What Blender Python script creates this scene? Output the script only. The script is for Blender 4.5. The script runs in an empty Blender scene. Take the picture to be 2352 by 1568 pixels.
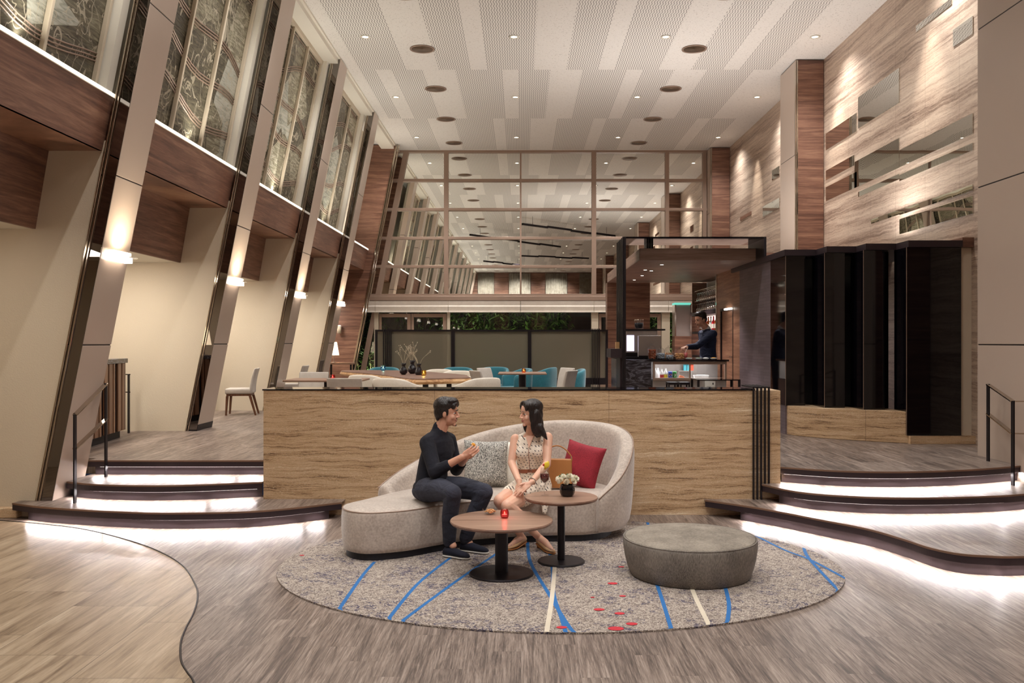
import bpy, bmesh, math, random
from mathutils import Vector, Matrix
random.seed(7)
SC = bpy.context.scene
COL = SC.collection
F = 2050.0; CX = 1197.0; CY = 785.0; H = 1.7      # focal length in pixels, vanishing point, eye height

# ------------------------------------------------------------------ camera
cam_d = bpy.data.cameras.new('camera'); cam = bpy.data.objects.new('camera', cam_d); COL.objects.link(cam)
cam_d.sensor_width = 36.0; cam_d.lens = F * 36.0 / 2352.0
cam_d.shift_x = -(CX - 1176.0) / 2352.0; cam_d.shift_y = (CY - 784.0) / 2352.0
cam_d.clip_start = 0.05; cam_d.clip_end = 200
cam.location = (0, 0, H); cam.rotation_euler = (math.radians(90), 0, 0)
SC.camera = cam
# ------------------------------------------------------------------ world (night sky), exposure
w = bpy.data.worlds.new('night'); SC.world = w; w.use_nodes = True
w.node_tree.nodes['Background'].inputs[0].default_value = (0.012, 0.016, 0.03, 1)
w.node_tree.nodes['Background'].inputs[1].default_value = 1.0
SC.view_settings.view_transform = 'Standard'; SC.view_settings.look = 'None'
SC.view_settings.gamma = 1.0; SC.view_settings.exposure = 0.15
SC.view_settings.use_curve_mapping = False
try: SC.cycles.transparent_max_bounces = 24
except Exception: pass

# ------------------------------------------------------------------ lights
def k2(c): return c
WARM = (1.0, 0.91, 0.80); NEUT = (1.0, 0.98, 0.96); COOL = (0.95, 0.9, 1.0)
def spot(loc, energy, angle=100, blend=0.6, color=WARM, rad=0.04, aim=None, name='downlight_lamp'):
    l = bpy.data.lights.new(name, 'SPOT'); l.energy = energy; l.spot_size = math.radians(angle)
    l.spot_blend = blend; l.color = color; l.shadow_soft_size = rad
    o = bpy.data.objects.new(name, l); COL.objects.link(o); o.location = loc
    if aim is not None:
        o.rotation_euler = (Vector(aim) - Vector(loc)).to_track_quat('-Z', 'Y').to_euler()
    return o
def area(loc, sx, sy, energy, aim, color=WARM, name='area_lamp', spread=180, shape='RECTANGLE'):
    l = bpy.data.lights.new(name, 'AREA'); l.shape = shape; l.size = sx
    if shape == 'RECTANGLE': l.size_y = sy
    l.energy = energy; l.color = color; l.spread = math.radians(spread)
    o = bpy.data.objects.new(name, l); COL.objects.link(o); o.location = loc
    d = Vector(aim) - Vector(loc)
    o.rotation_euler = d.to_track_quat('-Z', 'Y').to_euler()
    return o
def point(loc, energy, color=WARM, rad=0.05, name='bulb'):
    l = bpy.data.lights.new(name, 'POINT'); l.energy = energy; l.color = color; l.shadow_soft_size = rad
    o = bpy.data.objects.new(name, l); COL.objects.link(o); o.location = loc; return o

HC = 6.83                       # ceiling height
UF = 0.465                      # upper floor
SMALL_X = (-2.62, -0.12, 2.43, 4.94)
SMALL_Y = [15.0 - 3.69 * 8 + 3.69 * i for i in range(11)]     # -14.5 .. 22.4
BIG_X = (-1.73, 3.03)
BIG_Y = [15.62 + 2.46 * i for i in range(-13, 4)]
COLS_Y = [8.68 + 3.7 * i for i in (0, 1, 2, 3)]
COLS_BACK_Y = [8.68 - 3.7 * i for i in range(1, 8)]

for y in SMALL_Y:
    for x in SMALL_X:
        if x > 4 and y < 8.9: continue
        spot((x, y, HC - 0.02), 240 if y > 0 else 340, 128, 0.9, NEUT, 0.045, (x, y, 0))
# wall washers grazing the travertine (bright scallops), from the same ceiling
for y in (15.4, 20.7, 11.9):
    spot((5.0, y, HC - 0.03), 260, 40, 0.9, WARM, 0.03, (5.5, y + 0.15, 4.3), 'wall_spot')
# light coves on the window sills, washing glass and ceiling
for i in range(-8, 4):
    y = 10.9 + 3.7 * i
    area((-3.86, y, 4.14), 0.05, 2.7, 28 if y > 5 else 60, (-3.50, y, 8.0), (1.0, 0.97, 0.88), 'sill_cove_lamp', 150)
# added up-lights brightening the ceiling, above the folding screen and the bar canopy
area((4.6, 12.6, 3.0), 0.3, 1.4, 60, (3.6, 12.4, 8), NEUT, 'screen_ceiling_fill')
area((2.7, 16.0, 3.15), 1.4, 3.0, 90, (2.5, 16.0, 8), NEUT, 'canopy_ceiling_fill')
for x in (-2.5, -0.1, 2.5): spot((x, -15.6, HC - 0.03), 700, 90, 0.9, NEUT, 0.04, (x, -18, 3.6), 'wall_spot')  # spots added to brighten the curtains on the end wall
for x in (-2.4, -0.2, 2.6): spot((x, 21.6, HC - 0.03), 300, 60, 0.9, NEUT, 0.04, (x, 23.9, 2.2), 'wall_spot')  # spots added to brighten the roman blinds at the back
# two extra spots without fittings, aimed at the lounge group
spot((-0.8, 3.2, HC - 0.05), 420, 42, 0.8, NEUT, 0.25, (0.1, 7.6, 0.7), 'lounge_spot')
spot((2.9, 3.6, HC - 0.05), 260, 46, 0.8, NEUT, 0.25, (0.8, 7.8, 0.5), 'lounge_spot')
# alcoves behind the left columns: lamps in their low ceilings
for i in range(0, 4):
    y = 10.9 + 3.7 * i
    area((-5.35, y + 0.1, 2.77), 0.3, 1.2, 55, (-5.35, y + .3, 0), (1, .93, .84), 'alcove_lamp')
area((-5.1, 7.2, 2.77), 0.3, 1.2, 18, (-5.1, 7.4, 0), WARM, 'alcove_lamp')

# ------------------------------------------------------------------ material helpers
def lin(c):
    out = []
    for v in c[:3]:
        v = v / 255.0
        out.append(v / 12.92 if v <= 0.04045 else ((v + 0.055) / 1.055) ** 2.4)
    return tuple(out) + (1.0,)
class NT:
    def __init__(s, name):
        s.m = bpy.data.materials.new(name); s.m.use_nodes = True
        s.t = s.m.node_tree; s.b = s.t.nodes['Principled BSDF']; s.out = s.t.nodes['Material Output']
    def n(s, t, **kw):
        nd = s.t.nodes.new(t)
        for k, v in kw.items(): setattr(nd, k, v)
        return nd
    def l(s, a, b): s.t.links.new(a, b)
    def coords(s, scale=(1, 1, 1), rot=(0, 0, 0), kind='Object'):
        tc = s.n('ShaderNodeTexCoord'); mp = s.n('ShaderNodeMapping')
        mp.inputs['Scale'].default_value = scale; mp.inputs['Rotation'].default_value = rot
        s.l(tc.outputs[kind], mp.inputs[0]); return mp.outputs[0]
    def noise(s, co, scale, detail=4, rough=0.55, dist=0.0):
        nd = s.n('ShaderNodeTexNoise'); nd.inputs['Scale'].default_value = scale
        nd.inputs['Detail'].default_value = detail; nd.inputs['Roughness'].default_value = rough
        nd.inputs['Distortion'].default_value = dist
        s.l(co, nd.inputs['Vector']); return nd.outputs['Fac']
    def ramp(s, fac, stops, interp='LINEAR'):
        r = s.n('ShaderNodeValToRGB'); cr = r.color_ramp; cr.interpolation = interp
        while len(cr.elements) < len(stops): cr.elements.new(0.5)
        for e, (p, c) in zip(cr.elements, stops): e.position = p; e.color = lin(c)
        s.l(fac, r.inputs[0]); return r.outputs[0]
    def mix(s, fac, a, b, mode='MIX'):
        x = s.n('ShaderNodeMix', data_type='RGBA', blend_type=mode)
        for sock, v in ((x.inputs[0], fac), (x.inputs[6], a), (x.inputs[7], b)):
            if isinstance(v, (int, float)): sock.default_value = v
            elif isinstance(v, tuple): sock.default_value = v
            else: s.l(v, sock)
        return x.outputs[2]
    def math(s, op, a, b=None, c=None):
        x = s.n('ShaderNodeMath', operation=op)
        for sock, v in zip(x.inputs, (a, b, c)):
            if v is None: continue
            if isinstance(v, (int, float)): sock.default_value = v
            else: s.l(v, sock)
        return x.outputs[0]
    def col(s, v):
        if isinstance(v, tuple): s.b.inputs['Base Color'].default_value = v
        else: s.l(v, s.b.inputs['Base Color'])
    def set(s, **kw):
        for k, v in kw.items():
            s.b.inputs[k.replace('_', ' ')].default_value = v
    def bump(s, h, strength=0.2, dist=0.01):
        b = s.n('ShaderNodeBump'); b.inputs['Strength'].default_value = strength
        b.inputs['Distance'].default_value = dist
        s.l(h, b.inputs['Height']); s.l(b.outputs[0], s.b.inputs['Normal'])

MATS = {}
def simple(name, c, rough=0.5, metal=0.0, bump=None, var=0.08, vscale=8, **kw):
    t = NT(name); co = t.coords()
    n = t.noise(co, vscale, 3)
    a = lin(c); lo = tuple(x * (1 - var) for x in a[:3]) + (1,); hi = tuple(min(1, x * (1 + var)) for x in a[:3]) + (1,)
    t.col(t.mix(n, lo, hi)); t.set(Roughness=rough, Metallic=metal)
    for k, v in kw.items(): t.b.inputs[k.replace('_', ' ')].default_value = v
    if bump: t.bump(t.noise(co, bump[0], 3), bump[1], bump[2])
    MATS[name] = t.m; return t.m
def emit(name, c, strength):
    t = NT(name); t.col(lin(c)); t.b.inputs['Emission Color'].default_value = lin(c)
    t.b.inputs['Emission Strength'].default_value = strength; t.set(Roughness=0.4)
    MATS[name] = t.m; return t.m
def glassy(name, c, rough=0.0, ior=1.45, thin=True, alpha=0.85):
    # thin clear glass: mostly transparent with a fresnel reflection
    t = NT(name)
    lw = t.n('ShaderNodeLayerWeight'); lw.inputs['Blend'].default_value = 0.5
    tr = t.n('ShaderNodeBsdfTransparent'); tr.inputs[0].default_value = c
    gl = t.n('ShaderNodeBsdfGlossy'); gl.inputs['Roughness'].default_value = rough
    k = 0.04 + (ior - 1.2) * .2
    fac = t.math('ADD', t.math('MULTIPLY', t.math('POWER', lw.outputs['Facing'], 3.0), 0.55), k)
    mx = t.n('ShaderNodeMixShader'); t.l(fac, mx.inputs[0]); t.l(tr.outputs[0], mx.inputs[1]); t.l(gl.outputs[0], mx.inputs[2])
    t.l(mx.outputs[0], t.out.inputs[0]); MATS[name] = t.m; return t.m

def travertine(name, stops, rot=(0, 0, 0), panel=None, sx=0.55, sz=7.5, wf=2.6, wa=.075, pit=0.45):
    t = NT(name)
    # gently warped, layered sediment bands
    tc0 = t.n('ShaderNodeTexCoord'); warp = t.n('ShaderNodeTexNoise'); warp.inputs['Scale'].default_value = 1.0; warp.inputs['Detail'].default_value = 5
    mpw = t.n('ShaderNodeMapping'); mpw.inputs['Scale'].default_value = (wf, wf, wf * 2.0); t.l(tc0.outputs['Object'], mpw.inputs[0]); t.l(mpw.outputs[0], warp.inputs['Vector'])
    sub = t.n('ShaderNodeVectorMath', operation='SUBTRACT'); t.l(warp.outputs['Color'], sub.inputs[0]); sub.inputs[1].default_value = (.5, .5, .5)
    mul = t.n('ShaderNodeVectorMath', operation='MULTIPLY'); t.l(sub.outputs[0], mul.inputs[0]); mul.inputs[1].default_value = (.2, .2, wa)
    add = t.n('ShaderNodeVectorMath', operation='ADD'); t.l(tc0.outputs['Object'], add.inputs[0]); t.l(mul.outputs[0], add.inputs[1])
    def wc(sc):
        mp = t.n('ShaderNodeMapping'); mp.inputs['Scale'].default_value = sc; mp.inputs['Rotation'].default_value = rot; t.l(add.outputs[0], mp.inputs[0]); return mp.outputs[0]
    n1 = t.noise(wc((sx * .6, sx * .6, sz)), 1.5, 8, 0.66, 0.3)
    n2 = t.noise(wc((sx * 1.3, sx * 1.3, sz * 4.5)), 1.6, 6, 0.72, 0.5)
    n3 = t.noise(wc((sx * 30, sx * 30, sz * 9)), 1.6, 4, 0.75, 0.4)
    f = t.math('ADD', t.math('MULTIPLY', n1, 0.44), t.math('ADD', t.math('MULTIPLY', n2, 0.38), t.math('MULTIPLY', n3, 0.18)))
    base = t.ramp(f, stops)
    pits = t.noise(t.coords((18, 18, 36), rot), 3.2, 2, 0.5)
    band = t.noise(wc((0.3, 0.3, 5)), 1.1, 3)
    pm = t.math('MULTIPLY', t.math('GREATER_THAN', pits, 0.62), t.math('GREATER_THAN', band, 0.52))
    c = t.mix(t.math('MULTIPLY', pm, pit), base, lin((232, 216, 190)))
    dk = t.noise(t.coords((30, 30, 90), rot), 3.0, 2, 0.5)
    dm = t.math('MULTIPLY', t.math('GREATER_THAN', dk, 0.66), t.math('GREATER_THAN', n1, 0.5))
    c = t.mix(t.math('MULTIPLY', dm, pit), c, lin((104, 74, 52)))
    if panel:
        tc = t.n('ShaderNodeTexCoord'); sp = t.n('ShaderNodeSeparateXYZ'); t.l(tc.outputs['Object'], sp.inputs[0])
        ax, period, off, wdt = panel
        v = sp.outputs[ax]
        fr = t.math('FRACT', t.math('DIVIDE', t.math('ADD', v, off), period))
        g = t.math('LESS_THAN', fr, wdt / period)
        c = t.mix(t.math('MULTIPLY', g, 0.5), c, lin((90, 66, 50)))
    t.col(c); t.set(Roughness=0.42); t.bump(n2, 0.06, 0.01)
    MATS[name] = t.m; return t.m
travertine('travertine_warm', [(0.40, (102, 74, 52)), (0.45, (154, 121, 89)), (0.48, (206, 173, 134)), (0.50, (176, 142, 106)), (0.52, (222, 193, 157)), (0.555, (190, 157, 120)), (0.60, (236, 218, 188))],
           panel=(0, 1.715, 2.55 + 0.02, 0.006), sx=1.2, sz=14, wf=3.6, wa=.07)
travertine('travertine_wall', [(0.36, (104, 84, 74)), (0.43, (146, 124, 108)), (0.49, (182, 160, 142)), (0.55, (204, 184, 164)), (0.66, (220, 204, 186))],
           rot=(math.radians(-5), 0, 0), panel=(1, 0.95, 0.2, 0.006), sx=0.28, sz=4.2, pit=0.12)
def walnut(name, dark, mid, light, axis='h', sc=1.0, rough=0.38):
    t = NT(name)
    s1 = (0.5 * sc, 0.5 * sc, 9 * sc) if axis == 'h' else ((9 * sc, 9 * sc, 0.5 * sc) if axis == 'v' else (0.5 * sc, 9 * sc, 9 * sc))
    s2 = tuple(v * 4.5 for v in s1)
    n1 = t.noise(t.coords(s1), 1.2, 6, 0.6, 1.2); n2 = t.noise(t.coords(s2), 1.5, 4, 0.7, 0.4)
    f = t.math('ADD', t.math('MULTIPLY', n1, 0.65), t.math('MULTIPLY', n2, 0.35))
    t.col(t.ramp(f, [(0.34, dark), (0.5, mid), (0.66, light)])); t.set(Roughness=rough)
    MATS[name] = t.m; return t.m
walnut('walnut', (82, 54, 44), (122, 86, 70), (158, 120, 98))
walnut('walnut_canopy', (122, 96, 86), (158, 130, 117), (184, 158, 144))
walnut('walnut_pale', (96, 66, 52), (146, 106, 84), (178, 140, 112))
walnut('walnut_vertical', (84, 54, 38), (125, 88, 64), (160, 120, 90), 'v')
walnut('table_oak', (120, 92, 74), (150, 118, 98), (172, 140, 118), 'x')
walnut('live_edge_wood', (150, 100, 60), (205, 160, 110), (232, 196, 150), 'x')
walnut('slab_top', (90, 62, 50), (128, 96, 80), (160, 126, 108), 'x')
walnut('chair_leg_wood', (70, 42, 28), (104, 66, 44), (130, 86, 60), 'v')

def vinyl():
    t = NT('vinyl_plank')
    tc = t.n('ShaderNodeTexCoord'); sp = t.n('ShaderNodeSeparateXYZ'); t.l(tc.outputs['Object'], sp.inputs[0])
    x, y = sp.outputs[0], sp.outputs[1]
    px = t.math('FLOOR', t.math('DIVIDE', x, 0.152))
    wn = t.n('ShaderNodeTexWhiteNoise', noise_dimensions='1D'); t.l(px, wn.inputs['W'])
    yy = t.math('ADD', y, t.math('MULTIPLY', wn.outputs['Value'], 7.3))
    py = t.math('FLOOR', t.math('DIVIDE', yy, 1.22))
    wn2 = t.n('ShaderNodeTexWhiteNoise', noise_dimensions='2D'); cb = t.n('ShaderNodeCombineXYZ')
    t.l(px, cb.inputs[0]); t.l(py, cb.inputs[1]); t.l(cb.outputs[0], wn2.inputs['Vector'])
    rv = wn2.outputs['Value']
    cb2 = t.n('ShaderNodeCombineXYZ'); t.l(x, cb2.inputs[0]); t.l(yy, cb2.inputs[1]); t.l(t.math('MULTIPLY', rv, 9.0), cb2.inputs[2])
    mp = t.n('ShaderNodeMapping'); mp.inputs['Scale'].default_value = (15, 1.1, 1); t.l(cb2.outputs[0], mp.inputs[0])
    n1 = t.noise(mp.outputs[0], 1.3, 7, 0.68, 1.4)
    mp2 = t.n('ShaderNodeMapping'); mp2.inputs['Scale'].default_value = (60, 1.8, 1); t.l(cb2.outputs[0], mp2.inputs[0])
    n2 = t.noise(mp2.outputs[0], 1.3, 4, 0.7, 0.5)
    mp3 = t.n('ShaderNodeMapping'); mp3.inputs['Scale'].default_value = (170, 6, 1); t.l(cb2.outputs[0], mp3.inputs[0])
    n3 = t.noise(mp3.outputs[0], 1.2, 3, 0.7, 0.3)
    f = t.math('ADD', t.math('MULTIPLY', n1, 0.46), t.math('ADD', t.math('MULTIPLY', n2, 0.32), t.math('MULTIPLY', n3, 0.22)))
    f = t.math('ADD', f, t.math('MULTIPLY', t.math('SUBTRACT', rv, 0.5), 0.05))
    base = t.ramp(f, [(0.36, (62, 52, 48)), (0.45, (102, 88, 80)), (0.52, (136, 120, 109)), (0.62, (172, 156, 145))])
    fx = t.math('FRACT', t.math('DIVIDE', x, 0.152)); fy = t.math('FRACT', t.math('DIVIDE', yy, 1.22))
    g = t.math('MAXIMUM', t.math('LESS_THAN', fx, 0.012), t.math('LESS_THAN', fy, 0.002))
    t.col(t.mix(t.math('MULTIPLY', g, 0.35), base, lin((60, 50, 46))))
    t.set(Roughness=0.4); t.bump(n2, 0.12, 0.004); MATS['vinyl_plank'] = t.m
vinyl()
def tilefloor():
    t = NT('travertine_tile')
    tc = t.n('ShaderNodeTexCoord'); sp = t.n('ShaderNodeSeparateXYZ'); t.l(tc.outputs['Object'], sp.inputs[0])
    x = t.math('ADD', sp.outputs[0], 2.28); y = sp.outputs[1]
    cxn = t.math('DIVIDE', x, 0.6); ci = t.math('FLOOR', cxn)
    yo = t.math('ADD', t.math('DIVIDE', y, 0.9), t.math('MULTIPLY', ci, 0.37))
    cj = t.math('FLOOR', yo)
    cb = t.n('ShaderNodeCombineXYZ'); t.l(ci, cb.inputs[0]); t.l(cj, cb.inputs[1])
    wn = t.n('ShaderNodeTexWhiteNoise', noise_dimensions='2D'); t.l(cb.outputs[0], wn.inputs['Vector'])
    cb2 = t.n('ShaderNodeCombineXYZ'); t.l(x, cb2.inputs[0]); t.l(y, cb2.inputs[1]); t.l(t.math('MULTIPLY', wn.outputs['Value'], 5), cb2.inputs[2])
    mp = t.n('ShaderNodeMapping'); mp.inputs['Scale'].default_value = (9, 0.8, 1); t.l(cb2.outputs[0], mp.inputs[0])
    n1 = t.noise(mp.outputs[0], 1.2, 7, 0.66, 0.5)
    mp2 = t.n('ShaderNodeMapping'); mp2.inputs['Scale'].default_value = (55, 2.4, 1); t.l(cb2.outputs[0], mp2.inputs[0])
    n2 = t.noise(mp2.outputs[0], 1.2, 5, 0.7, 0.5)
    f = t.math('ADD', t.math('MULTIPLY', n1, 0.65), t.math('MULTIPLY', n2, 0.35))
    base = t.ramp(f, [(0.36, (110, 91, 73)), (0.44, (144, 124, 102)), (0.52, (166, 146, 122)), (0.64, (192, 174, 150))])
    g = t.math('MAXIMUM', t.math('LESS_THAN', t.math('FRACT', cxn), 0.008), t.math('LESS_THAN', t.math('FRACT', yo), 0.005))
    t.col(t.mix(t.math('MULTIPLY', g, 0.75), base, lin((70, 58, 46))))
    t.set(Roughness=0.28); MATS['travertine_tile'] = t.m
tilefloor()
def perforated():
    t = NT('perforated_ceiling')
    tc = t.n('ShaderNodeTexCoord'); sp = t.n('ShaderNodeSeparateXYZ'); t.l(tc.outputs['Object'], sp.inputs[0])
    x, y = sp.outputs[0], sp.outputs[1]
    wob = t.math('MULTIPLY', t.math('SINE', t.math('MULTIPLY', y, 2 * math.pi / 0.17)), 0.009)
    ph = t.math('FRACT', t.math('DIVIDE', t.math('ADD', x, wob), 0.042))
    slot = t.math('LESS_THAN', ph, 0.3)
    sp_n = t.math('GREATER_THAN', t.noise(t.coords(), 60, 2), 0.66)
    c = t.mix(t.math('MULTIPLY', slot, 0.72), lin((222, 217, 210)), lin((96, 90, 84)))
    c = t.mix(t.math('MULTIPLY', sp_n, 0.15), c, lin((150, 140, 130)))
    t.col(c); t.set(Roughness=0.85); MATS['perforated_ceiling'] = t.m
    t = NT('plain_ceiling'); n = t.noise(t.coords(), 45, 3)
    t.col(t.ramp(n, [(0.3, (226, 221, 214)), (0.62, (222, 217, 210)), (0.68, (176, 168, 158))])); t.set(Roughness=0.85)
    t.bump(n, 0.1, 0.003); MATS['plain_ceiling'] = t.m
perforated()
def folds(name, scale, strength, dist):
    m = MATS[name]; nt = m.node_tree; b = nt.nodes['Principled BSDF']
    tc = nt.nodes.new('ShaderNodeTexCoord'); mp = nt.nodes.new('ShaderNodeMapping'); mp.inputs['Scale'].default_value = scale
    no = nt.nodes.new('ShaderNodeTexNoise'); no.inputs['Scale'].default_value = 1; no.inputs['Detail'].default_value = 2; no.inputs['Distortion'].default_value = 1.0
    bp = nt.nodes.new('ShaderNodeBump'); bp.inputs['Strength'].default_value = strength; bp.inputs['Distance'].default_value = dist
    nt.links.new(tc.outputs['Object'], mp.inputs[0]); nt.links.new(mp.outputs[0], no.inputs['Vector']); nt.links.new(no.outputs['Fac'], bp.inputs['Height'])
    old = b.inputs['Normal'].links[0].from_node if b.inputs['Normal'].links else None
    if old: nt.links.new(bp.outputs[0], old.inputs['Normal'])
    else: nt.links.new(bp.outputs[0], b.inputs['Normal'])
def rugmat():
    t = NT('rug_pile'); co = t.coords()
    wn = t.n('ShaderNodeTexVoronoi'); wn.inputs['Scale'].default_value = 130; t.l(co, wn.inputs['Vector'])
    big = t.noise(co, 3.5, 5, 0.7, 0.8); mid = t.noise(co, 26, 3, 0.6)
    bw = t.n('ShaderNodeRGBToBW'); t.l(wn.outputs['Color'], bw.inputs[0])
    f = t.math('ADD', t.math('MULTIPLY', bw.outputs[0], 0.55), t.math('MULTIPLY', mid, 0.45))
    base = t.ramp(f, [(0.25, (92, 80, 76)), (0.42, (138, 125, 116)), (0.55, (170, 157, 146)), (0.75, (198, 186, 172))])
    vein = t.noise(co, 4.5, 8, 0.75, 1.6)
    vm = t.math('LESS_THAN', t.math('ABSOLUTE', t.math('SUBTRACT', vein, 0.5)), 0.026)
    vm2 = t.math('MULTIPLY', vm, t.math('GREATER_THAN', big, 0.51))
    vm3 = t.math('MULTIPLY', vm2, t.math('GREATER_THAN', mid, 0.47))
    c = t.mix(t.math('MULTIPLY', vm3, 0.85), base, lin((44, 42, 78)))
    t.col(c); t.set(Roughness=0.95); t.bump(wn.outputs['Distance'], 0.5, 0.006); MATS['rug_pile'] = t.m
rugmat()
def stained():
    t = NT('stained_glass'); co = t.coords((1, 1, 1))
    n = t.noise(t.coords((1.2, 1.0, 0.8)), 1.6, 3, 0.5, 1.6)
    lead = t.math('LESS_THAN', t.math('ABSOLUTE', t.math('SUBTRACT', n, 0.5)), 0.009)
    lead2 = t.math('LESS_THAN', t.math('ABSOLUTE', t.math('SUBTRACT', t.noise(t.coords((1.3, 1.1, 0.7), (0.5, 0.3, 0)), 1.7, 2, 0.5, 1.2), 0.56)), 0.007)
    v = t.n('ShaderNodeTexVoronoi'); v.inputs['Scale'].default_value = 1.3; t.l(co, v.inputs['Vector'])
    bw = t.n('ShaderNodeRGBToBW'); t.l(v.outputs['Color'], bw.inputs[0])
    streak = t.noise(t.coords((2, 2, 14), (0.35, 0, 0)), 1.6, 4, 0.6, 1.2)
    f = t.math('ADD', t.math('MULTIPLY', bw.outputs[0], 0.45), t.math('MULTIPLY', streak, 0.55))
    c = t.ramp(f, [(0.30, (58, 54, 44)), (0.44, (98, 92, 76)), (0.56, (142, 136, 114)), (0.68, (204, 198, 178))])
    tint = t.math('GREATER_THAN', bw.outputs[0], 0.72)
    c = t.mix(t.math('MULTIPLY', tint, 0.35), c, lin((96, 112, 120)))
    lm = t.math('MAXIMUM', lead, lead2)
    c = t.mix(t.math('MULTIPLY', lm, .8), c, lin((176, 166, 146)))
    t.col(c); t.set(Roughness=0.22, Metallic=0.15); t.bump(t.math('ADD', streak, t.math('MULTIPLY', lm, -1.5)), 0.35, 0.03)
    MATS['stained_glass'] = t.m
stained()
def fabric(name, c1, c2, scale=220, rough=0.85, bump=0.3, sheen=0.0, stretch=(1, 1, 1)):
    t = NT(name); n = t.noise(t.coords(stretch), scale, 3, 0.6); m = t.noise(t.coords(), 5, 4, 0.6)
    f = t.math('ADD', t.math('MULTIPLY', n, 0.6), t.math('MULTIPLY', m, 0.4))
    t.col(t.ramp(f, [(0.36, c1), (0.62, c2)])); t.set(Roughness=rough)
    if sheen: t.b.inputs['Sheen Weight'].default_value = sheen
    t.bump(n, bump, 0.002); MATS[name] = t.m; return t.m
fabric('velvet_taupe', (166, 150, 138), (202, 188, 175), 55, 0.7, 0.1, 0.5)
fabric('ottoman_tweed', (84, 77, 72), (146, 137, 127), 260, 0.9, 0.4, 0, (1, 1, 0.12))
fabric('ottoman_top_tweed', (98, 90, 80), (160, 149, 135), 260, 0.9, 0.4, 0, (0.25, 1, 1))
fabric('chair_linen', (176, 166, 156), (206, 198, 188), 260, 0.9, 0.2)
fabric('tub_ivory', (214, 204, 188), (236, 228, 214), 120, 0.6, 0.1)
fabric('tub_teal', (24, 96, 112), (44, 128, 142), 120, 0.7, 0.15, 0.4)
fabric('knit_black', (12, 12, 20), (24, 24, 36), 300, 0.95, 0.5)
fabric('denim_navy', (30, 32, 44), (62, 64, 78), 340, 0.9, 0.4)
fabric('shirt_navy', (20, 28, 52), (34, 46, 76), 240, 0.8, 0.2)
fabric('shoe_navy', (16, 18, 32), (30, 32, 50), 300, 0.9, 0.3)
fabric('cushion_red', (112, 20, 34), (168, 40, 54), 180, 0.85, 0.6)
fabric('cushion_fur', (216, 206, 190), (246, 240, 228), 120, 0.95, 1.0)
fabric('divider_mesh', (98, 90, 76), (128, 120, 104), 180, 0.8, 0.2)
fabric('blind_cloth', (206, 194, 180), (222, 212, 198), 90, 0.85, 0.05)
fabric('curtain_cloth', (134, 126, 112), (184, 176, 162), 14, 0.9, 0.1, 0, (9, 9, 0.2))
fabric('hair_black', (16, 12, 12), (44, 32, 30), 120, 0.36, 0.5, 0, (1, 1, 0.12))
folds('knit_black', (7, 7, 13), .35, .03); folds('denim_navy', (7, 7, 14), .45, .04); folds('shirt_navy', (7, 7, 14), .5, .04); folds('hair_black', (60, 60, 7), .7, .012)
simple('plaster', (212, 198, 176), 0.85, bump=(90, 0.35, 0.006), var=0.03, vscale=2)
simple('pale_panel', (190, 172, 158), 0.25, var=0.02, vscale=1)
simple('white_trim', (226, 220, 206), 0.5, var=0.02)
simple('bronze_frame', (158, 134, 118), 0.35, 0.3, var=0.04)
simple('cream_frame', (196, 182, 160), 0.45, var=0.04)
simple('chrome', (190, 178, 164), 0.08, 1.0, var=0.02)
simple('brushed_steel', (184, 178, 174), 0.34, 0.55, var=0.06, vscale=30)
emit('sill_glow', (255, 250, 236), 1.1)
simple('black_metal', (30, 24, 28), 0.42, 0.4, var=0.05)
simple('black_gloss', (10, 8, 13), 0.05, 0.0, var=0.05, Specular_IOR_Level=0.5)
simple('step_nosing', (44, 32, 38), 0.45, var=0.05)
simple('step_riser', (58, 47, 51), 0.5, var=0.06)
simple('wood_lip', (120, 92, 74), 0.5)
simple('plinth_black', (16, 14, 22), 0.6)
simple('leather_tan', (176, 116, 62), 0.5, bump=(60, 0.15, 0.003))
simple('belt_brown', (146, 84, 58), 0.45)
simple('skin', (214, 160, 134), 0.5, var=0.05, vscale=14, Subsurface_Weight=0.12, Subsurface_Scale=0.02)
simple('skin_fair', (228, 178, 152), 0.48, var=0.04, vscale=14, Subsurface_Weight=0.12, Subsurface_Scale=0.02)
simple('lips', (182, 84, 80), 0.4)
simple('lips_male', (176, 108, 94), 0.5)
simple('eye_white', (236, 230, 226), 0.2)
simple('eye_dark', (22, 14, 12), 0.15)
simple('teeth', (240, 236, 228), 0.3)
simple('shoe_tan', (200, 160, 118), 0.5)
simple('sole_white', (206, 200, 192), 0.7)
simple('silver', (214, 208, 204), 0.15, 1.0)
simple('recess_tan', (150, 126, 104), 0.6)
t_ = NT('slab_dark'); n_ = t_.noise(t_.coords((1, 1, 3)), 3.0, 6, .65, 2.2); t_.col(t_.ramp(n_, [(.40, (34, 30, 36)), (.5, (66, 62, 70)), (.56, (120, 120, 130)), (.6, (60, 56, 64))])); t_.set(Roughness=.2); MATS['slab_dark'] = t_.m
simple('ceramic_black', (24, 18, 24), 0.25)
simple('twig', (186, 174, 150), 0.8)
simple('petal', (246, 238, 218), 0.6, Subsurface_Weight=0.1)
simple('leaf', (72, 98, 40), 0.5, var=0.35, vscale=3)
simple('leaf_dark', (50, 84, 30), 0.5, var=0.4, vscale=2)
simple('bark', (92, 74, 52), 0.8)
simple('paper', (226, 222, 212), 0.7)
simple('food_brown', (170, 88, 52), 0.6, var=0.5, vscale=60)
simple('nuts', (206, 150, 92), 0.55, var=0.45, vscale=70)
simple('candy_mixed', (150, 160, 170), 0.4, var=0.7, vscale=60)
simple('orange_fruit', (240, 168, 50), 0.5)
simple('cherry', (190, 40, 40), 0.3)
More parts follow.
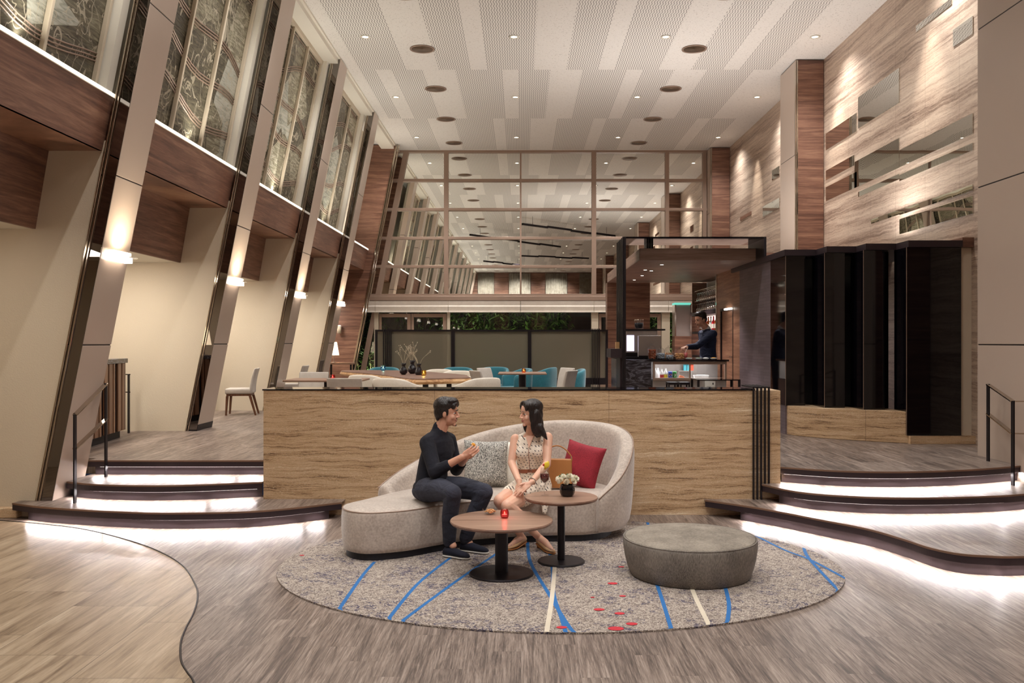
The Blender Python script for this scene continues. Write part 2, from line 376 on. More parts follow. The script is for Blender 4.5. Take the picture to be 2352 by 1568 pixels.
simple('can_blue', (24, 62, 150), 0.3, 0.2); simple('can_green', (34, 124, 58), 0.3, 0.2)
simple('can_red', (190, 34, 44), 0.35); simple('can_yellow', (236, 206, 60), 0.4); simple('can_white', (236, 236, 236), 0.4)
simple('carton_teal', (60, 178, 196), 0.5); simple('carton_orange', (224, 84, 50), 0.5)
simple('amber_liquor', (150, 78, 30), 0.15); simple('clear_bottle', (206, 214, 216), 0.1)
simple('stone_dark_wall', (60, 56, 58), 0.8, var=0.3, vscale=3)
simple('soil', (40, 36, 28), 0.9)
simple('blue_line', (40, 106, 170), 0.9); simple('red_dot', (196, 48, 60), 0.9); simple('cream_line', (214, 202, 182), 0.9)
emit('led_strip', (255, 240, 236), 5.0)
emit('led_white', (255, 244, 230), 5.0)
emit('lamp_shade_lit', (255, 236, 200), 2.6)
emit('sconce_lit', (255, 236, 204), 3.2)
emit('flame', (255, 150, 110), 14.0)
emit('flame_warm', (255, 214, 130), 8.0)
emit('screen_lit', (226, 222, 255), 1.7)
emit('bulb_lit', (255, 248, 238), 9.0)
emit('teal_glow', (120, 236, 214), 0.7)
emit('backbar_glow', (255, 226, 214), 1.3)
glassy('clear_glass', (0.94, 0.95, 0.955, 1), ior=1.45)
glassy('window_glass', (0.72, 0.76, 0.74, 1), ior=1.35)
glassy('glass_red', (0.75, 0.08, 0.1, 1)); glassy('glass_blue', (0.2, 0.6, 0.85, 1)); glassy('glass_amber', (0.85, 0.6, 0.15, 1))
glassy('glass_wine', (0.45, 0.06, 0.09, 1)); glassy('glass_orange', (0.9, 0.3, 0.1, 1)); glassy('glass_dark', (0.10, 0.13, 0.22, 1), ior=1.7)
t_ = NT('divider_sheer'); t_.col(lin((150, 140, 120))); t_.set(Roughness=0.6)
tr_ = t_.n('ShaderNodeBsdfTransparent'); tr_.inputs[0].default_value = (.6, .6, .55, 1); mx_ = t_.n('ShaderNodeMixShader'); mx_.inputs[0].default_value = .5
t_.l(tr_.outputs[0], mx_.inputs[1]); t_.l(t_.b.outputs[0], mx_.inputs[2]); t_.l(mx_.outputs[0], t_.out.inputs[0]); MATS['divider_sheer'] = t_.m
def mirror(name, c, rough=0.0, wav=0.0, wscale=1.0):
    t = NT(name); gl = t.n('ShaderNodeBsdfGlossy'); gl.inputs[0].default_value = c; gl.inputs['Roughness'].default_value = rough
    if wav:
        b = t.n('ShaderNodeBump'); b.inputs['Strength'].default_value = wav; b.inputs['Distance'].default_value = 0.02
        t.l(t.noise(t.coords(), wscale, 1), b.inputs['Height']); t.l(b.outputs[0], gl.inputs['Normal'])
    t.l(gl.outputs[0], t.out.inputs[0]); MATS[name] = t.m
mirror('tinted_mirror', (0.92, 0.925, 0.88, 1), 0.0)
mirror('bronze_mirror', (0.22, 0.20, 0.19, 1), 0.0)
mirror('wall_mirror', (0.72, 0.72, 0.68, 1), 0.0, 0.12, 1.2)
def bouclemat():
    t = NT('cushion_boucle')
    co = t.coords((1, 1, 1), (0.4, 0.5, 0.2))
    n = t.noise(t.coords((1.6, 1, 0.7), (0, 0.7, 0)), 120, 2, 0.5, 2.0)
    t.col(t.ramp(n, [(0.47, (26, 24, 28)), (0.53, (222, 218, 208))])); t.set(Roughness=0.95); t.bump(n, 0.6, 0.003)
    MATS['cushion_boucle'] = t.m
    t = NT('dress_dots'); tc = t.n('ShaderNodeTexCoord'); sp = t.n('ShaderNodeSeparateXYZ'); t.l(tc.outputs['Object'], sp.inputs[0])
    u = t.math('ADD', sp.outputs[0], t.math('MULTIPLY', sp.outputs[1], 0.45)); vv = t.math('ADD', sp.outputs[2], t.math('MULTIPLY', sp.outputs[1], -0.5))
    cb = t.n('ShaderNodeCombineXYZ'); t.l(t.math('ADD', u, t.math('MULTIPLY', vv, .55)), cb.inputs[0]); t.l(vv, cb.inputs[1])
    v = t.n('ShaderNodeTexVoronoi', voronoi_dimensions='2D'); v.inputs['Scale'].default_value = 36; v.inputs['Randomness'].default_value = 0.12
    t.l(cb.outputs[0], v.inputs['Vector'])
    d = t.math('LESS_THAN', v.outputs['Distance'], 0.165)
    t.col(t.mix(d, lin((240, 226, 208)), lin((52, 42, 46)))); t.set(Roughness=0.75)
    t.bump(t.noise(t.coords((1, 1, 0.25)), 22, 2), 0.6, 0.03)
    MATS['dress_dots'] = t.m
    t = NT('slate_stack'); tc = t.n('ShaderNodeTexCoord'); sp = t.n('ShaderNodeSeparateXYZ'); t.l(tc.outputs['Object'], sp.inputs[0])
    cb = t.n('ShaderNodeCombineXYZ'); t.l(sp.outputs[1], cb.inputs[0]); t.l(sp.outputs[2], cb.inputs[1])
    b = t.n('ShaderNodeTexBrick'); t.l(cb.outputs[0], b.inputs['Vector']); b.inputs['Scale'].default_value = 1.0
    b.inputs['Brick Width'].default_value = 0.31; b.inputs['Row Height'].default_value = 0.045; b.inputs['Mortar Size'].default_value = 0.0012; b.offset_frequency = 3
    b.inputs['Color1'].default_value = lin((122, 108, 114)); b.inputs['Color2'].default_value = lin((104, 92, 98)); b.inputs['Mortar'].default_value = lin((62, 52, 58))
    b.offset = 0.37
    t.col(b.outputs['Color']); t.set(Roughness=0.45); t.bump(b.outputs['Fac'], -0.5, 0.01); MATS['slate_stack'] = t.m
bouclemat()

# ------------------------------------------------------------------ geometry helpers
class MB:
    def __init__(s): s.v = []; s.f = []; s.mi = []
    def add(s, vs, fs, mi=0):
        o = len(s.v); s.v += [tuple(v) for v in vs]; s.f += [tuple(i + o for i in f) for f in fs]; s.mi += [mi] * len(fs); return s
    def hexa(s, b, t, mi=0):       # bottom 4, top 4
        return s.add(list(b) + list(t), [(3, 2, 1, 0), (4, 5, 6, 7), (0, 1, 5, 4), (1, 2, 6, 5), (2, 3, 7, 6), (3, 0, 4, 7)], mi)
    def box(s, x0, x1, y0, y1, z0, z1, mi=0):
        return s.hexa([(x0, y0, z0), (x1, y0, z0), (x1, y1, z0), (x0, y1, z0)], [(x0, y0, z1), (x1, y0, z1), (x1, y1, z1), (x0, y1, z1)], mi)
    def quad(s, a, b, c, d, mi=0): return s.add([a, b, c, d], [(0, 1, 2, 3)], mi)
    def prism(s, poly, z0, z1, mi=0, caps=True):
        n = len(poly); vs = [(p[0], p[1], z0) for p in poly] + [(p[0], p[1], z1) for p in poly]
        fs = [(i, (i + 1) % n, n + (i + 1) % n, n + i) for i in range(n)]
        if caps: fs += [tuple(range(n - 1, -1, -1)), tuple(range(n, 2 * n))]
        return s.add(vs, fs, mi)
    def rings(s, rings, closed=True, caps=True, mi=0):
        n = len(rings[0]); vs = [p for r in rings for p in r]; fs = []
        for j in range(len(rings) - 1):
            for i in range(n if closed else n - 1):
                i2 = (i + 1) % n
                fs.append((j * n + i, j * n + i2, (j + 1) * n + i2, (j + 1) * n + i))
        if caps and closed: fs += [tuple(range(n - 1, -1, -1)), tuple(range((len(rings) - 1) * n, len(rings) * n))]
        return s.add(vs, fs, mi)
    def lathe(s, prof, c=(0, 0, 0), n=32, mi=0, caps=True, sx=1, sy=1):
        rs = [[(c[0] + r * sx * math.cos(2 * math.pi * i / n), c[1] + r * sy * math.sin(2 * math.pi * i / n), c[2] + z) for i in range(n)] for r, z in prof]
        return s.rings(rs, True, caps, mi)
    def tube(s, pts, rad, n=8, mi=0, caps=True):
        pts = [Vector(p) for p in pts]
        if isinstance(rad, (int, float)): rad = [rad] * len(pts)
        rs = []; up = None
        for i, p in enumerate(pts):
            d = (pts[min(i + 1, len(pts) - 1)] - pts[max(i - 1, 0)]).normalized()
            if up is None:
                up = Vector((0, 0, 1)) if abs(d.z) < 0.9 else Vector((0, 1, 0))
            a = d.cross(up).normalized(); b = a.cross(d).normalized(); up = b
            rs.append([tuple(p + (a * math.cos(2 * math.pi * k / n) + b * math.sin(2 * math.pi * k / n)) * rad[i]) for k in range(n)])
        return s.rings(rs, True, caps, mi)
    def capsule(s, p0, r0, p1, r1, n=12, mi=0):
        p0 = Vector(p0); p1 = Vector(p1); d = (p1 - p0)
        L = d.length; d = d.normalized() if L > 1e-6 else Vector((0, 0, 1))
        pts = []; rad = []
        for k in range(5):
            a = math.pi / 2 * (1 - k / 4.0) * 0.97; pts.append(p0 - d * r0 * math.sin(a)); rad.append(max(r0 * math.cos(a), r0 * 0.04))
        for k in range(5):
            a = math.pi / 2 * (k / 4.0) * 0.97; pts.append(p1 + d * r1 * math.sin(a)); rad.append(max(r1 * math.cos(a), r1 * 0.04))
        up = Vector((0, 0, 1)) if abs(d.z) < 0.9 else Vector((0, 1, 0))
        a_ = d.cross(up).normalized(); b_ = a_.cross(d).normalized()
        rs = [[tuple(p + (a_ * math.cos(2 * math.pi * k / n) + b_ * math.sin(2 * math.pi * k / n)) * r) for k in range(n)] for p, r in zip(pts, rad)]
        return s.rings(rs, True, True, mi)
    def chain(s, pts, rad, n=12, mi=0):
        for i in range(len(pts) - 1): s.capsule(pts[i], rad[i], pts[i + 1], rad[i + 1], n, mi)
        return s
    def ell(s, c, r, R=None, n=20, m=12, mi=0):
        c = Vector(c); R = R or Matrix.Identity(3); rs = []
        for j in range(m + 1):
            ph = -math.pi / 2 + math.pi * j / m; ph = max(-1.52, min(1.52, ph))
            rs.append([tuple(c + R @ Vector((r[0] * math.cos(ph) * math.cos(2 * math.pi * i / n), r[1] * math.cos(ph) * math.sin(2 * math.pi * i / n), r[2] * math.sin(ph)))) for i in range(n)])
        return s.rings(rs, True, True, mi)
    def obj(s, name, mats, parent=None, smooth=False, bevel=0, seg=2, sub=0, remesh=0, msmooth=0, solid=0, loc=None, flip=False):
        me = bpy.data.meshes.new(name); me.from_pydata(s.v, [], s.f)
        if isinstance(mats, str): mats = [mats]
        for m in mats: me.materials.append(MATS[m])
        if len(mats) > 1: me.polygons.foreach_set('material_index', s.mi)
        bm = bmesh.new(); bm.from_mesh(me); bmesh.ops.recalc_face_normals(bm, faces=bm.faces)
        if flip: bmesh.ops.reverse_faces(bm, faces=bm.faces)
        bm.to_mesh(me); bm.free()
        if smooth: me.polygons.foreach_set('use_smooth', [True] * len(me.polygons))
        me.update()
        o = bpy.data.objects.new(name, me); COL.objects.link(o)
        if parent is not None: o.parent = parent
        if loc: o.location = loc
        if solid: md = o.modifiers.new('solid', 'SOLIDIFY'); md.thickness = solid; md.offset = 0
        if bevel:
            md = o.modifiers.new('bevel', 'BEVEL'); md.width = bevel; md.segments = seg; md.limit_method = 'ANGLE'; md.angle_limit = math.radians(40)
            if not smooth: pass
        if sub: md = o.modifiers.new('sub', 'SUBSURF'); md.levels = sub; md.render_levels = sub
        if remesh:
            md = o.modifiers.new('remesh', 'REMESH'); md.mode = 'VOXEL'; md.voxel_size = remesh; md.use_smooth_shade = True
        if msmooth: md = o.modifiers.new('smooth', 'SMOOTH'); md.iterations = msmooth; md.factor = 0.5
        return o
def thing(name, label, cat, loc=(0, 0, 0), rz=0, group=None):
    o = bpy.data.objects.new(name, None); COL.objects.link(o); o.empty_display_size = 0.1
    o.location = loc; o.rotation_euler = (0, 0, rz); o['label'] = label; o['category'] = cat
    if group: o['group'] = group
    return o
def tag(o, label, cat, group=None):
    o['label'] = label; o['category'] = cat
    if group: o['group'] = group
    return o
def struct(o): o['kind'] = 'structure'; return o
def dup(root, loc, rz=None, label=None, group=None):
    r = root.copy(); COL.objects.link(r); r.location = loc
    if rz is not None: r.rotation_euler = (0, 0, rz)
    if label: r['label'] = label
    if group: r['group'] = group
    for ch in root.children:
        c = ch.copy(); COL.objects.link(c); c.parent = r
        for g in ch.children:
            d = g.copy(); COL.objects.link(d); d.parent = c
    return r
def W(px, py, D): return Vector(((px - CX) * D / F, D, H - (py - CY) * D / F))
def FL(px, py, z=0.0):                       # pixel on a horizontal plane -> world x, y
    D = (H - z) * F / (py - CY); return ((px - CX) * D / F, D)
def smoothpath(pts, n=8, closed=False):
    P = [Vector(p) for p in pts]; out = []; L = len(P)
    rng = range(L if closed else L - 1)
    for i in rng:
        if closed: a, b, c, d = P[(i - 1) % L], P[i], P[(i + 1) % L], P[(i + 2) % L]
        else: a, b, c, d = P[max(i - 1, 0)], P[i], P[i + 1], P[min(i + 2, L - 1)]
        for k in range(n):
            t = k / n
            out.append(0.5 * ((2 * b) + (c - a) * t + (2 * a - 5 * b + 4 * c - d) * t * t + (-a + 3 * b - 3 * c + d) * t ** 3))
    if not closed: out.append(P[-1])
    return out
# ================================================================== ROOM SHELL
K = 0.197                                         # lean of the left wall
def Xc(z): return -4.56 + K * (z - 0.155)         # room face of the leaning columns
def Xm(z): return Xc(z) - 0.16
def Xf(z): return Xc(z) - 0.19                    # fascia plane
def Xg(z): return Xc(z) - 0.31                    # stained glass plane
YB, YE = -18.0, 24.0
ZS, ZF, ZA = 4.087, 3.56, 2.80                    # sill, fascia bottom, alcove ceiling

def leanbox(m, xa, xb, y0, y1, z0, z1, mi=0):     # xa, xb: functions of z
    return m.hexa([(xa(z0), y0, z0), (xb(z0), y0, z0), (xb(z0), y1, z0), (xa(z0), y1, z0)],
                  [(xa(z1), y0, z1), (xb(z1), y0, z1), (xb(z1), y1, z1), (xa(z1), y1, z1)], mi)

# ---- floors
m = MB(); m.quad((-9, YB, 0), (9, YB, 0), (9, 9.6, 0), (-9, 9.6, 0)); struct(m.obj('floor', 'vinyl_plank'))
tp = [(0, 1196), (95, 1204), (191, 1216), (286.6, 1239), (358, 1264), (418, 1298.5), (448, 1342), (454, 1371.6), (445, 1407.5), (427, 1443), (415.5, 1476), (416, 1518), (430, 1545), (445, 1568)]
tc = [FL(px, py) for px, py in tp] + [(-1.50, 4.15), (-1.42, 3.7), (-1.6, 3.2), (-2.4, 2.7), (-5.0, 2.4)]
tc = [(v.x, v.y) for v in smoothpath([(x, y, 0) for x, y in tc], 6)]
poly = tc + [(-8.5, 2.2), (-8.5, 8.5)]
m = MB(); m.prism(poly, 0.0, 0.004); struct(m.obj('floor', 'travertine_tile'))
m = MB(); m.tube([(x, y, 0.004) for x, y in tc], 0.006, 6); struct(m.obj('trim_1', 'black_metal'))
RC3 = [(2.56, 8.82), (3.04, 8.568), (3.58, 8.497), (4.2, 8.6), (4.75, 8.80), (5.6, 9.2)]
RC2 = [(2.355, 8.716), (2.61, 8.247), (3.11, 8.006), (3.63, 7.97), (4.2, 8.05), (4.6, 8.166), (5.5, 8.55)]
RC1 = [(1.80, 8.73), (2.25, 8.27), (2.62, 7.75), (2.87, 7.38), (3.0, 7.0), (3.07, 6.72), (3.19, 6.53), (3.37, 6.457), (3.63, 6.44), (4.6, 6.6), (5.8, 7.0)]
LC1 = [(-4.88, 8.56), (-4.55, 8.39), (-4.2, 8.27), (-3.65, 8.13), (-3.13, 8.07), (-2.37, 8.18), (-1.73, 8.60)]
LC2 = [(-4.52, 8.88), (-4.07, 8.70), (-3.37, 8.66), (-2.57, 8.86)]
LC3 = [(-4.52, 9.31), (-3.6, 9.30), (-2.57, 9.31)]
def crv(pts, n=10): return [(v.x, v.y) for v in smoothpath([(x, y, 0) for x, y in pts], n)]
def inset_curve(c, d):                             # shift along +normal (towards the back)
    out = []
    for i in range(len(c)):
        a = Vector(c[max(i - 1, 0)]); b = Vector(c[min(i + 1, len(c) - 1)]); t = (b - a).normalized()
        out.append((c[i][0] - t.y * d, c[i][1] + t.x * d))
    return out
# upper floor (one slab behind the flights)
r3 = crv(RC3)
up = [(-6.6, 9.50), (-2.56, 9.50), (-2.56, 9.17), (2.56, 9.17)] + inset_curve(r3, 0.15)[1:] + [(5.6, YE + 0.2), (-6.6, YE + 0.2)]
m = MB(); m.prism(up, 0.30, UF - 0.001); struct(m.obj('floor', 'vinyl_plank'))

LEDP = 5.2
def flight(label, specs):
    root = thing('curved_steps', label, 'steps'); root['kind'] = 'structure'
    for (cv, z, back, trimL, trimR) in specs:
        c = crv(cv); n = len(c)
        ins = inset_curve(c, 0.055)
        k0, k1 = trimL, n - trimR
        bx0, bx1 = c[0][0], c[-1][0]
        m = MB(); m.prism(c + [(bx1, back), (bx0, back)], z - 0.012, z); m.obj('tread', 'vinyl_plank', root)
        m = MB(); m.prism(c + inset_curve(c, 0.3)[::-1], z - 0.067, z - 0.0125); m.obj('nosing', 'step_nosing', root)
        m = MB(); o = inset_curve(c, -0.004); m.prism(o + inset_curve(c, 0.012)[::-1], z - 0.014, z + 0.0015); m.obj('wood_lip', 'wood_lip', root)
        rr = ins[k0:k1]; zr = z - 0.155
        m = MB(); m.prism(rr + inset_curve(rr, 0.08)[::-1], zr + 0.0005, z - 0.068); m.obj('riser', 'step_riser', root)
        e0 = inset_curve(rr, -0.046)[1:-1]; e1 = inset_curve(rr, -0.030)[1:-1]
        m = MB(); m.prism(e0 + e1[::-1], z - 0.0690, z - 0.0675); m.obj('light_strip', 'led_strip', root)
        mid_ = inset_curve(rr, -0.034); N = len(mid_); step = 7; q = 1
        while q < N - 2:                                 # the LED tape under the nosing, lamp by lamp
            q2 = min(q + step, N - 2); a_ = Vector((*mid_[q], 0)); b_ = Vector((*mid_[q2], 0)); c_ = (a_ + b_) / 2; Ls = (b_ - a_).length
            cm = Vector((*mid_[(q + q2) // 2], 0)); nr_ = Vector(((b_ - a_).y, -(b_ - a_).x, 0)).normalized()
            l_ = bpy.data.lights.new('step_led', 'AREA'); l_.shape = 'RECTANGLE'; l_.size = max(Ls, .05); l_.size_y = 0.012; l_.energy = LEDP * Ls; l_.color = (1, .93, .92); l_.spread = math.radians(165)
            lo = bpy.data.objects.new('step_led', l_); COL.objects.link(lo); lo.location = (cm.x, cm.y, z - 0.0705)
            zc_ = -(Vector((nr_.x * .75, nr_.y * .75, -1)).normalized()); xc_ = (b_ - a_).normalized(); yc_ = zc_.cross(xc_); lo.rotation_euler = Matrix((xc_, yc_, zc_)).transposed().to_euler()
            q = q2

    return root
flight('curved wooden steps with glowing risers at left of the travertine half wall',
       [(LC1, 0.155, 9.0, 5, 2), (LC2, 0.31, 9.5, 2, 0), (LC3, UF, 9.6, 1, 0)])
flight('curved wooden steps with glowing risers at right of the travertine half wall',
       [(RC1, 0.155, 9.0, 6, 0), (RC2, 0.31, 9.3, 4, 0), (RC3, UF, 9.9, 0, 5)])
# stone body under treads next to the wall end
# ---- ceiling with perforated fields
m = MB()
RA = [-3.05, -2.15, -1.55, -.95, -.65, .25, .85, 1.45, 1.75, 2.6, 3.2, 3.8, 4.1, 4.7]
RB = [-3.05, -2.75, -2.45, -1.85, -1.25, -.35, -.05, .55, 1.15, 2.0, 2.3, 2.9, 3.5, 4.4]
RCc = [-2.75, -2.15, -1.55, -.65, -.38, .22, .82, 1.68, 1.97, 2.55, 3.15, 4.05, 4.35, 4.95]
y = YE; rows = []
bounds = [23.82, 20.5, 16.83, 13.15, 9.45, 5.75, 2.05, -1.65, -5.35, -9.05, -12.75, -16.45, -18.0]
pats = [RCc, RB, RA, RCc, RB, RA, RCc, RB, RA, RCc, RB, RA]
def cq(x0, x1, y0, y1, mi): m.quad((x0, y0, HC), (x1, y0, HC), (x1, y1, HC), (x0, y1, HC), mi)
cq(-4.8, 5.6, bounds[0], YE + 0.1, 0)
for i in range(len(bounds) - 1):
    y1, y0 = bounds[i], bounds[i + 1]; ed = [-4.8] + pats[i] + [5.6]
    for j in range(len(ed) - 1): cq(ed[j], ed[j + 1], y0, y1, 1 if j % 2 == 1 else 0)
m.quad((-5.2, YB, HC + 0.3), (5.8, YB, HC + 0.3), (5.8, YE + .2, HC + 0.3), (-5.2, YE + .2, HC + 0.3), 0)
struct(m.obj('ceiling', ['plain_ceiling', 'perforated_ceiling']))
# ---- left wall: fascia, soffit, hanging wood panel, alcove ceiling, cornice
m = MB()
leanbox(m, lambda z: Xf(z) - 0.03, Xf, YB, 23.2, ZF, ZS - 0.012)
struct(m.obj('wall_left', 'walnut'))
m = MB(); m.box(-4.62, Xf(ZF) - 0.001, YB, 23.2, ZF, ZF + 0.02); struct(m.obj('trim_2', 'walnut_pale'))
m = MB(); leanbox(m, lambda z: -4.60 - 0.17 * (ZF - z) - 0.03, lambda z: -4.60 - 0.17 * (ZF - z), YB, 23.2, ZA, ZF - 0.001)
struct(m.obj('wall_left', 'walnut'))
m = MB(); m.box(-7.0, -4.74, YB, 23.2, ZA + 0.001, ZA + 0.06); struct(m.obj('ceiling', 'white_trim'))
m = MB(); m.box(Xg(ZS) - 0.1, Xf(ZS) + 0.008, YB, 23.2, ZS - 0.012, ZS + 0.03); struct(m.obj('trim_3', 'white_trim'))
m = MB(); m.box(Xf(ZS) + 0.0085, Xf(ZS) + 0.014, YB, 23.2, ZS - 0.008, ZS + 0.028); struct(m.obj('trim_3', 'sill_glow'))
m = MB(); leanbox(m, lambda z: Xg(z) - 0.05, lambda z: -3.30 + 0 * z, YB, 23.2, 6.71, HC - 0.001); struct(m.obj('trim_4', 'white_trim'))
m = MB(); m.box(-3.32, -3.26, YB, YE, 6.79, HC - 0.001); struct(m.obj('trim_5', 'white_trim'))
# outer plaster wall of the alcoves and outer skin behind the glass
m = MB(); m.box(-6.75, -6.5, YB, YE, 0.0, ZA); struct(m.obj('wall_left', 'plaster'))
m = MB(); leanbox(m, lambda z: Xg(z) - 0.35, lambda z: Xg(z) - 0.30, YB, YE, ZF + .04, HC + .1); struct(m.obj('wall_left', 'plaster'))
# fins facing the camera at every column
def fin(yc):
    m = MB(); z1 = ZF + 0.3
    m.hexa([(-6.5, yc + 0.012, 0), (Xm(0) + .01, yc + 0.012, 0), (Xm(0) + .01, yc + 0.25, 0), (-6.5, yc + 0.25, 0)],
           [(-6.5, yc + 0.012, ZA), (Xm(ZA) + .01, yc + 0.012, ZA), (Xm(ZA) + .01, yc + 0.25, ZA), (-6.5, yc + 0.25, ZA)])
    m.hexa([(-4.95, yc + 0.012, ZA), (Xm(ZA) + .01, yc + 0.012, ZA), (Xm(ZA) + .01, yc + 0.25, ZA), (-4.95, yc + 0.25, ZA)],
           [(-4.80, yc + 0.012, ZF + .1), (Xm(ZF + .1) + .01, yc + 0.012, ZF + .1), (Xm(ZF + .1) + .01, yc + 0.25, ZF + .1), (-4.80, yc + 0.25, ZF + .1)])
    return struct(m.obj('wall_left', 'plaster'))
for yc in COLS_Y + [23.25]: fin(yc)
for yc in COLS_BACK_Y: fin(yc)
m = MB(); m.box(-6.5, -4.86, 8.60, 8.69, 0, 0.10); struct(m.obj('baseboard_left', 'travertine_warm', bevel=0.01))

# ---- leaning columns
def column_left(yc, label, group=None, zb=0.0):
    o = thing('leaning_column', label, 'column', (Xc(zb), yc, zb), 0, group)
    lx, lz = Xc(zb), zb
    def lb(m, a, b, y0, y1, z0, z1):
        return m.hexa([(Xc(z0) + a - lx, y0, z0 - lz), (Xc(z0) + b - lx, y0, z0 - lz), (Xc(z0) + b - lx, y1, z0 - lz), (Xc(z0) + a - lx, y1, z0 - lz)],
                      [(Xc(z1) + a - lx, y0, z1 - lz), (Xc(z1) + b - lx, y0, z1 - lz), (Xc(z1) + b - lx, y1, z1 - lz), (Xc(z1) + a - lx, y1, z1 - lz)])
    js = [zb, 1.67, 3.32, 5.0, HC - 0.02]
    for a, b in zip(js[:-1], js[1:]):
        m = MB(); lb(m, -0.15, 0, 0.004, 0.60, a + 0.006, b - 0.006); m.obj('column_panel', 'pale_panel', o, bevel=0.004)
    m = MB(); lb(m, -0.14, -0.008, 0.012, 0.59, zb, HC - 0.02); m.obj('core', 'black_metal', o)
    m = MB(); lb(m, -0.112, -0.004, -0.004, 0.002, zb + .02, HC - .03); m.obj('mirror_strip', 'bronze_mirror', o)
    for a in (-0.155, -0.128):
        m = MB(); lb(m, a, a + 0.018, -0.03 if a < -.14 else -0.02, 0.002, zb + 0.001, HC - 0.02); m.obj('chrome_trim', 'chrome', o, bevel=0.005, seg=3)
    m = MB(); lb(m, -0.15, 0.002, 0.0, 0.602, zb, zb + 0.09 if zb > .2 else zb + 0.001)
    if zb > .2: m.obj('kick_plate', 'black_metal', o)
    return o
ordn = ['nearest', 'second nearest', 'third', 'fourth and farthest']
for i, yc in enumerate(COLS_Y):
    column_left(yc, ['nearest leaning pale column, tall chrome edge, rising from the lowest left step',
                     'second leaning pale column with chrome edge, standing behind the left stair landing',
                     'third leaning pale column with chrome edge, behind the upholstered side chair',
                     'farthest leaning pale column with chrome edge, before the leaning walnut pier'][i], None, 0.0 if i == 0 else UF - .002)
for yc in COLS_BACK_Y:
    column_left(yc, 'leaning pale column seen only reflected in the mirrored upper glazing', 'leaning columns reflected in the glazing', 0.0)

# ---- wall sconces on the leaning columns
def sconce(yc, label, group=None, lit=True):
    z = 2.56; x = Xc(z); o = thing('wall_sconce', label, 'wall lamp', (x, yc + 0.30, z), 0, group)
    m = MB(); m.box(0.005, 0.10, -0.30, 0.30, 0.0, 0.012); m.obj('glass_shelf', 'clear_glass', o)
    m = MB(); m.box(0.005, 0.09, -0.2, 0.2, -0.055, -0.001); m.box(0.005, 0.03, -.24, .24, -.03, 0.03); m.obj('holder', 'led_white', o, bevel=0.004)
    m = MB(); m.box(0.01, 0.085, -0.19, 0.19, 0.0135, 0.05); m.obj('diffuser', 'sconce_lit', o, bevel=0.01)
    if lit: area((x + 0.14, yc + .3, z + 0.03), 0.10, 0.45, 13, (x + 0.14 + 0.1, yc + .3, z + 1.2), (1, 0.86, 0.66), 'sconce_lamp', 160)
    return o
for i, yc in enumerate(COLS_Y):
    sconce(yc, 'glowing glass wall sconce on the %s leaning column' % ['nearest', 'second nearest', 'third nearest', 'farthest'][i])
for yc in COLS_BACK_Y[:5]:
    sconce(yc, 'glowing wall sconce on a leaning column seen reflected in the glazing', 'sconces reflected in the glazing', False)

# ---- stained glass windows between the columns
wn = 0
for i, yc in enumerate([8.68 + 3.7 * k for k in range(-7, 4)]):
    y1 = yc - 0.02; y0 = yc - 3.10; wn += 1
    if y0 < YB: y0 = YB
    o = bpy.data.objects.new('window_%d' % wn, None); COL.objects.link(o); struct(o)
    m = MB(); leanbox(m, lambda z: Xg(z) - 0.02, Xg, y0 - .5, y1, ZS + 0.03, 6.71); m.obj('pane', 'stained_glass', o)
    fr = MB(); leanbox(fr, lambda z: Xg(z) + .001, Xf, y1 - 0.13, y1, ZS + 0.03, 6.71); leanbox(fr, lambda z: Xg(z) + .001, Xf, y0 - .48, y0 - 0.36, ZS + .03, 6.71)
    fr.obj('jamb', 'white_trim', o)
    m = MB()
    for k in range(0, 4):
        yy = y1 - 0.16 - 0.93 * k
        if yy < YB: continue
        leanbox(m, lambda z: Xg(z) + .001, lambda z: Xg(z) + 0.05, yy - 0.045, yy, ZS + 0.03, 6.71)
    leanbox(m, lambda z: Xg(z) + .001, lambda z: Xg(z) + 0.05, y0 - .4, y1 - .13, 6.64, 6.71)
    leanbox(m, lambda z: Xg(z) + .001, lambda z: Xg(z) + 0.05, y0 - .4, y1 - .13, ZS + .03, ZS + .07)
    m.obj('frame', 'cream_frame', o, bevel=0.006)
    m = MB(); rnd = random.Random(i)
    for s in range(5):                              # sweeping copper cames in threes
        a = rnd.uniform(-.5, .6); zc = ZS + 0.35 + s * 0.55 + rnd.uniform(-.1, .1)
        for q in range(3):
            pts = []
            for t in range(13):
                yy = y0 - .3 + (y1 - 0.15 - y0 + .3) * t / 12.0
                zz = zc + q * 0.035 + a * ((t / 12.0) - .5) * 1.1 + 0.10 * math.sin(t * 0.6 + s)
                zz = min(max(zz, ZS + 0.08), 6.6); pts.append((Xg(zz) + 0.006, yy, zz))
            m.tube(pts, 0.008, 5)
    m.obj('copper_came', 'bronze_frame', o, smooth=True)

# ---- leaning walnut pier at far left
def Xp(z): return Xc(z)
m = MB(); leanbox(m, lambda z: Xc(z) - 0.62, lambda z: Xc(z) - 0.0, 23.16, 23.255, UF, HC - 0.02)
tag(m.obj('walnut_pier', 'walnut'), 'leaning walnut clad pier at the far left corner beside the gridded glazing', 'pier')
m = MB(); leanbox(m, lambda z: Xc(z) + 0.0, lambda z: Xc(z) + 0.05, 23.12, 23.2, UF, HC - 0.02); leanbox(m, lambda z: Xc(z) + 0.07, lambda z: Xc(z) + 0.10, 23.14, 23.2, UF, HC - .02)
struct(m.obj('trim_6', 'chrome', bevel=0.01))
m = MB(); leanbox(m, lambda z: Xc(z) - 1.2, lambda z: Xc(z) - 0.6, 23.3, 23.5, ZF, HC); struct(m.obj('wall_left', 'plaster'))

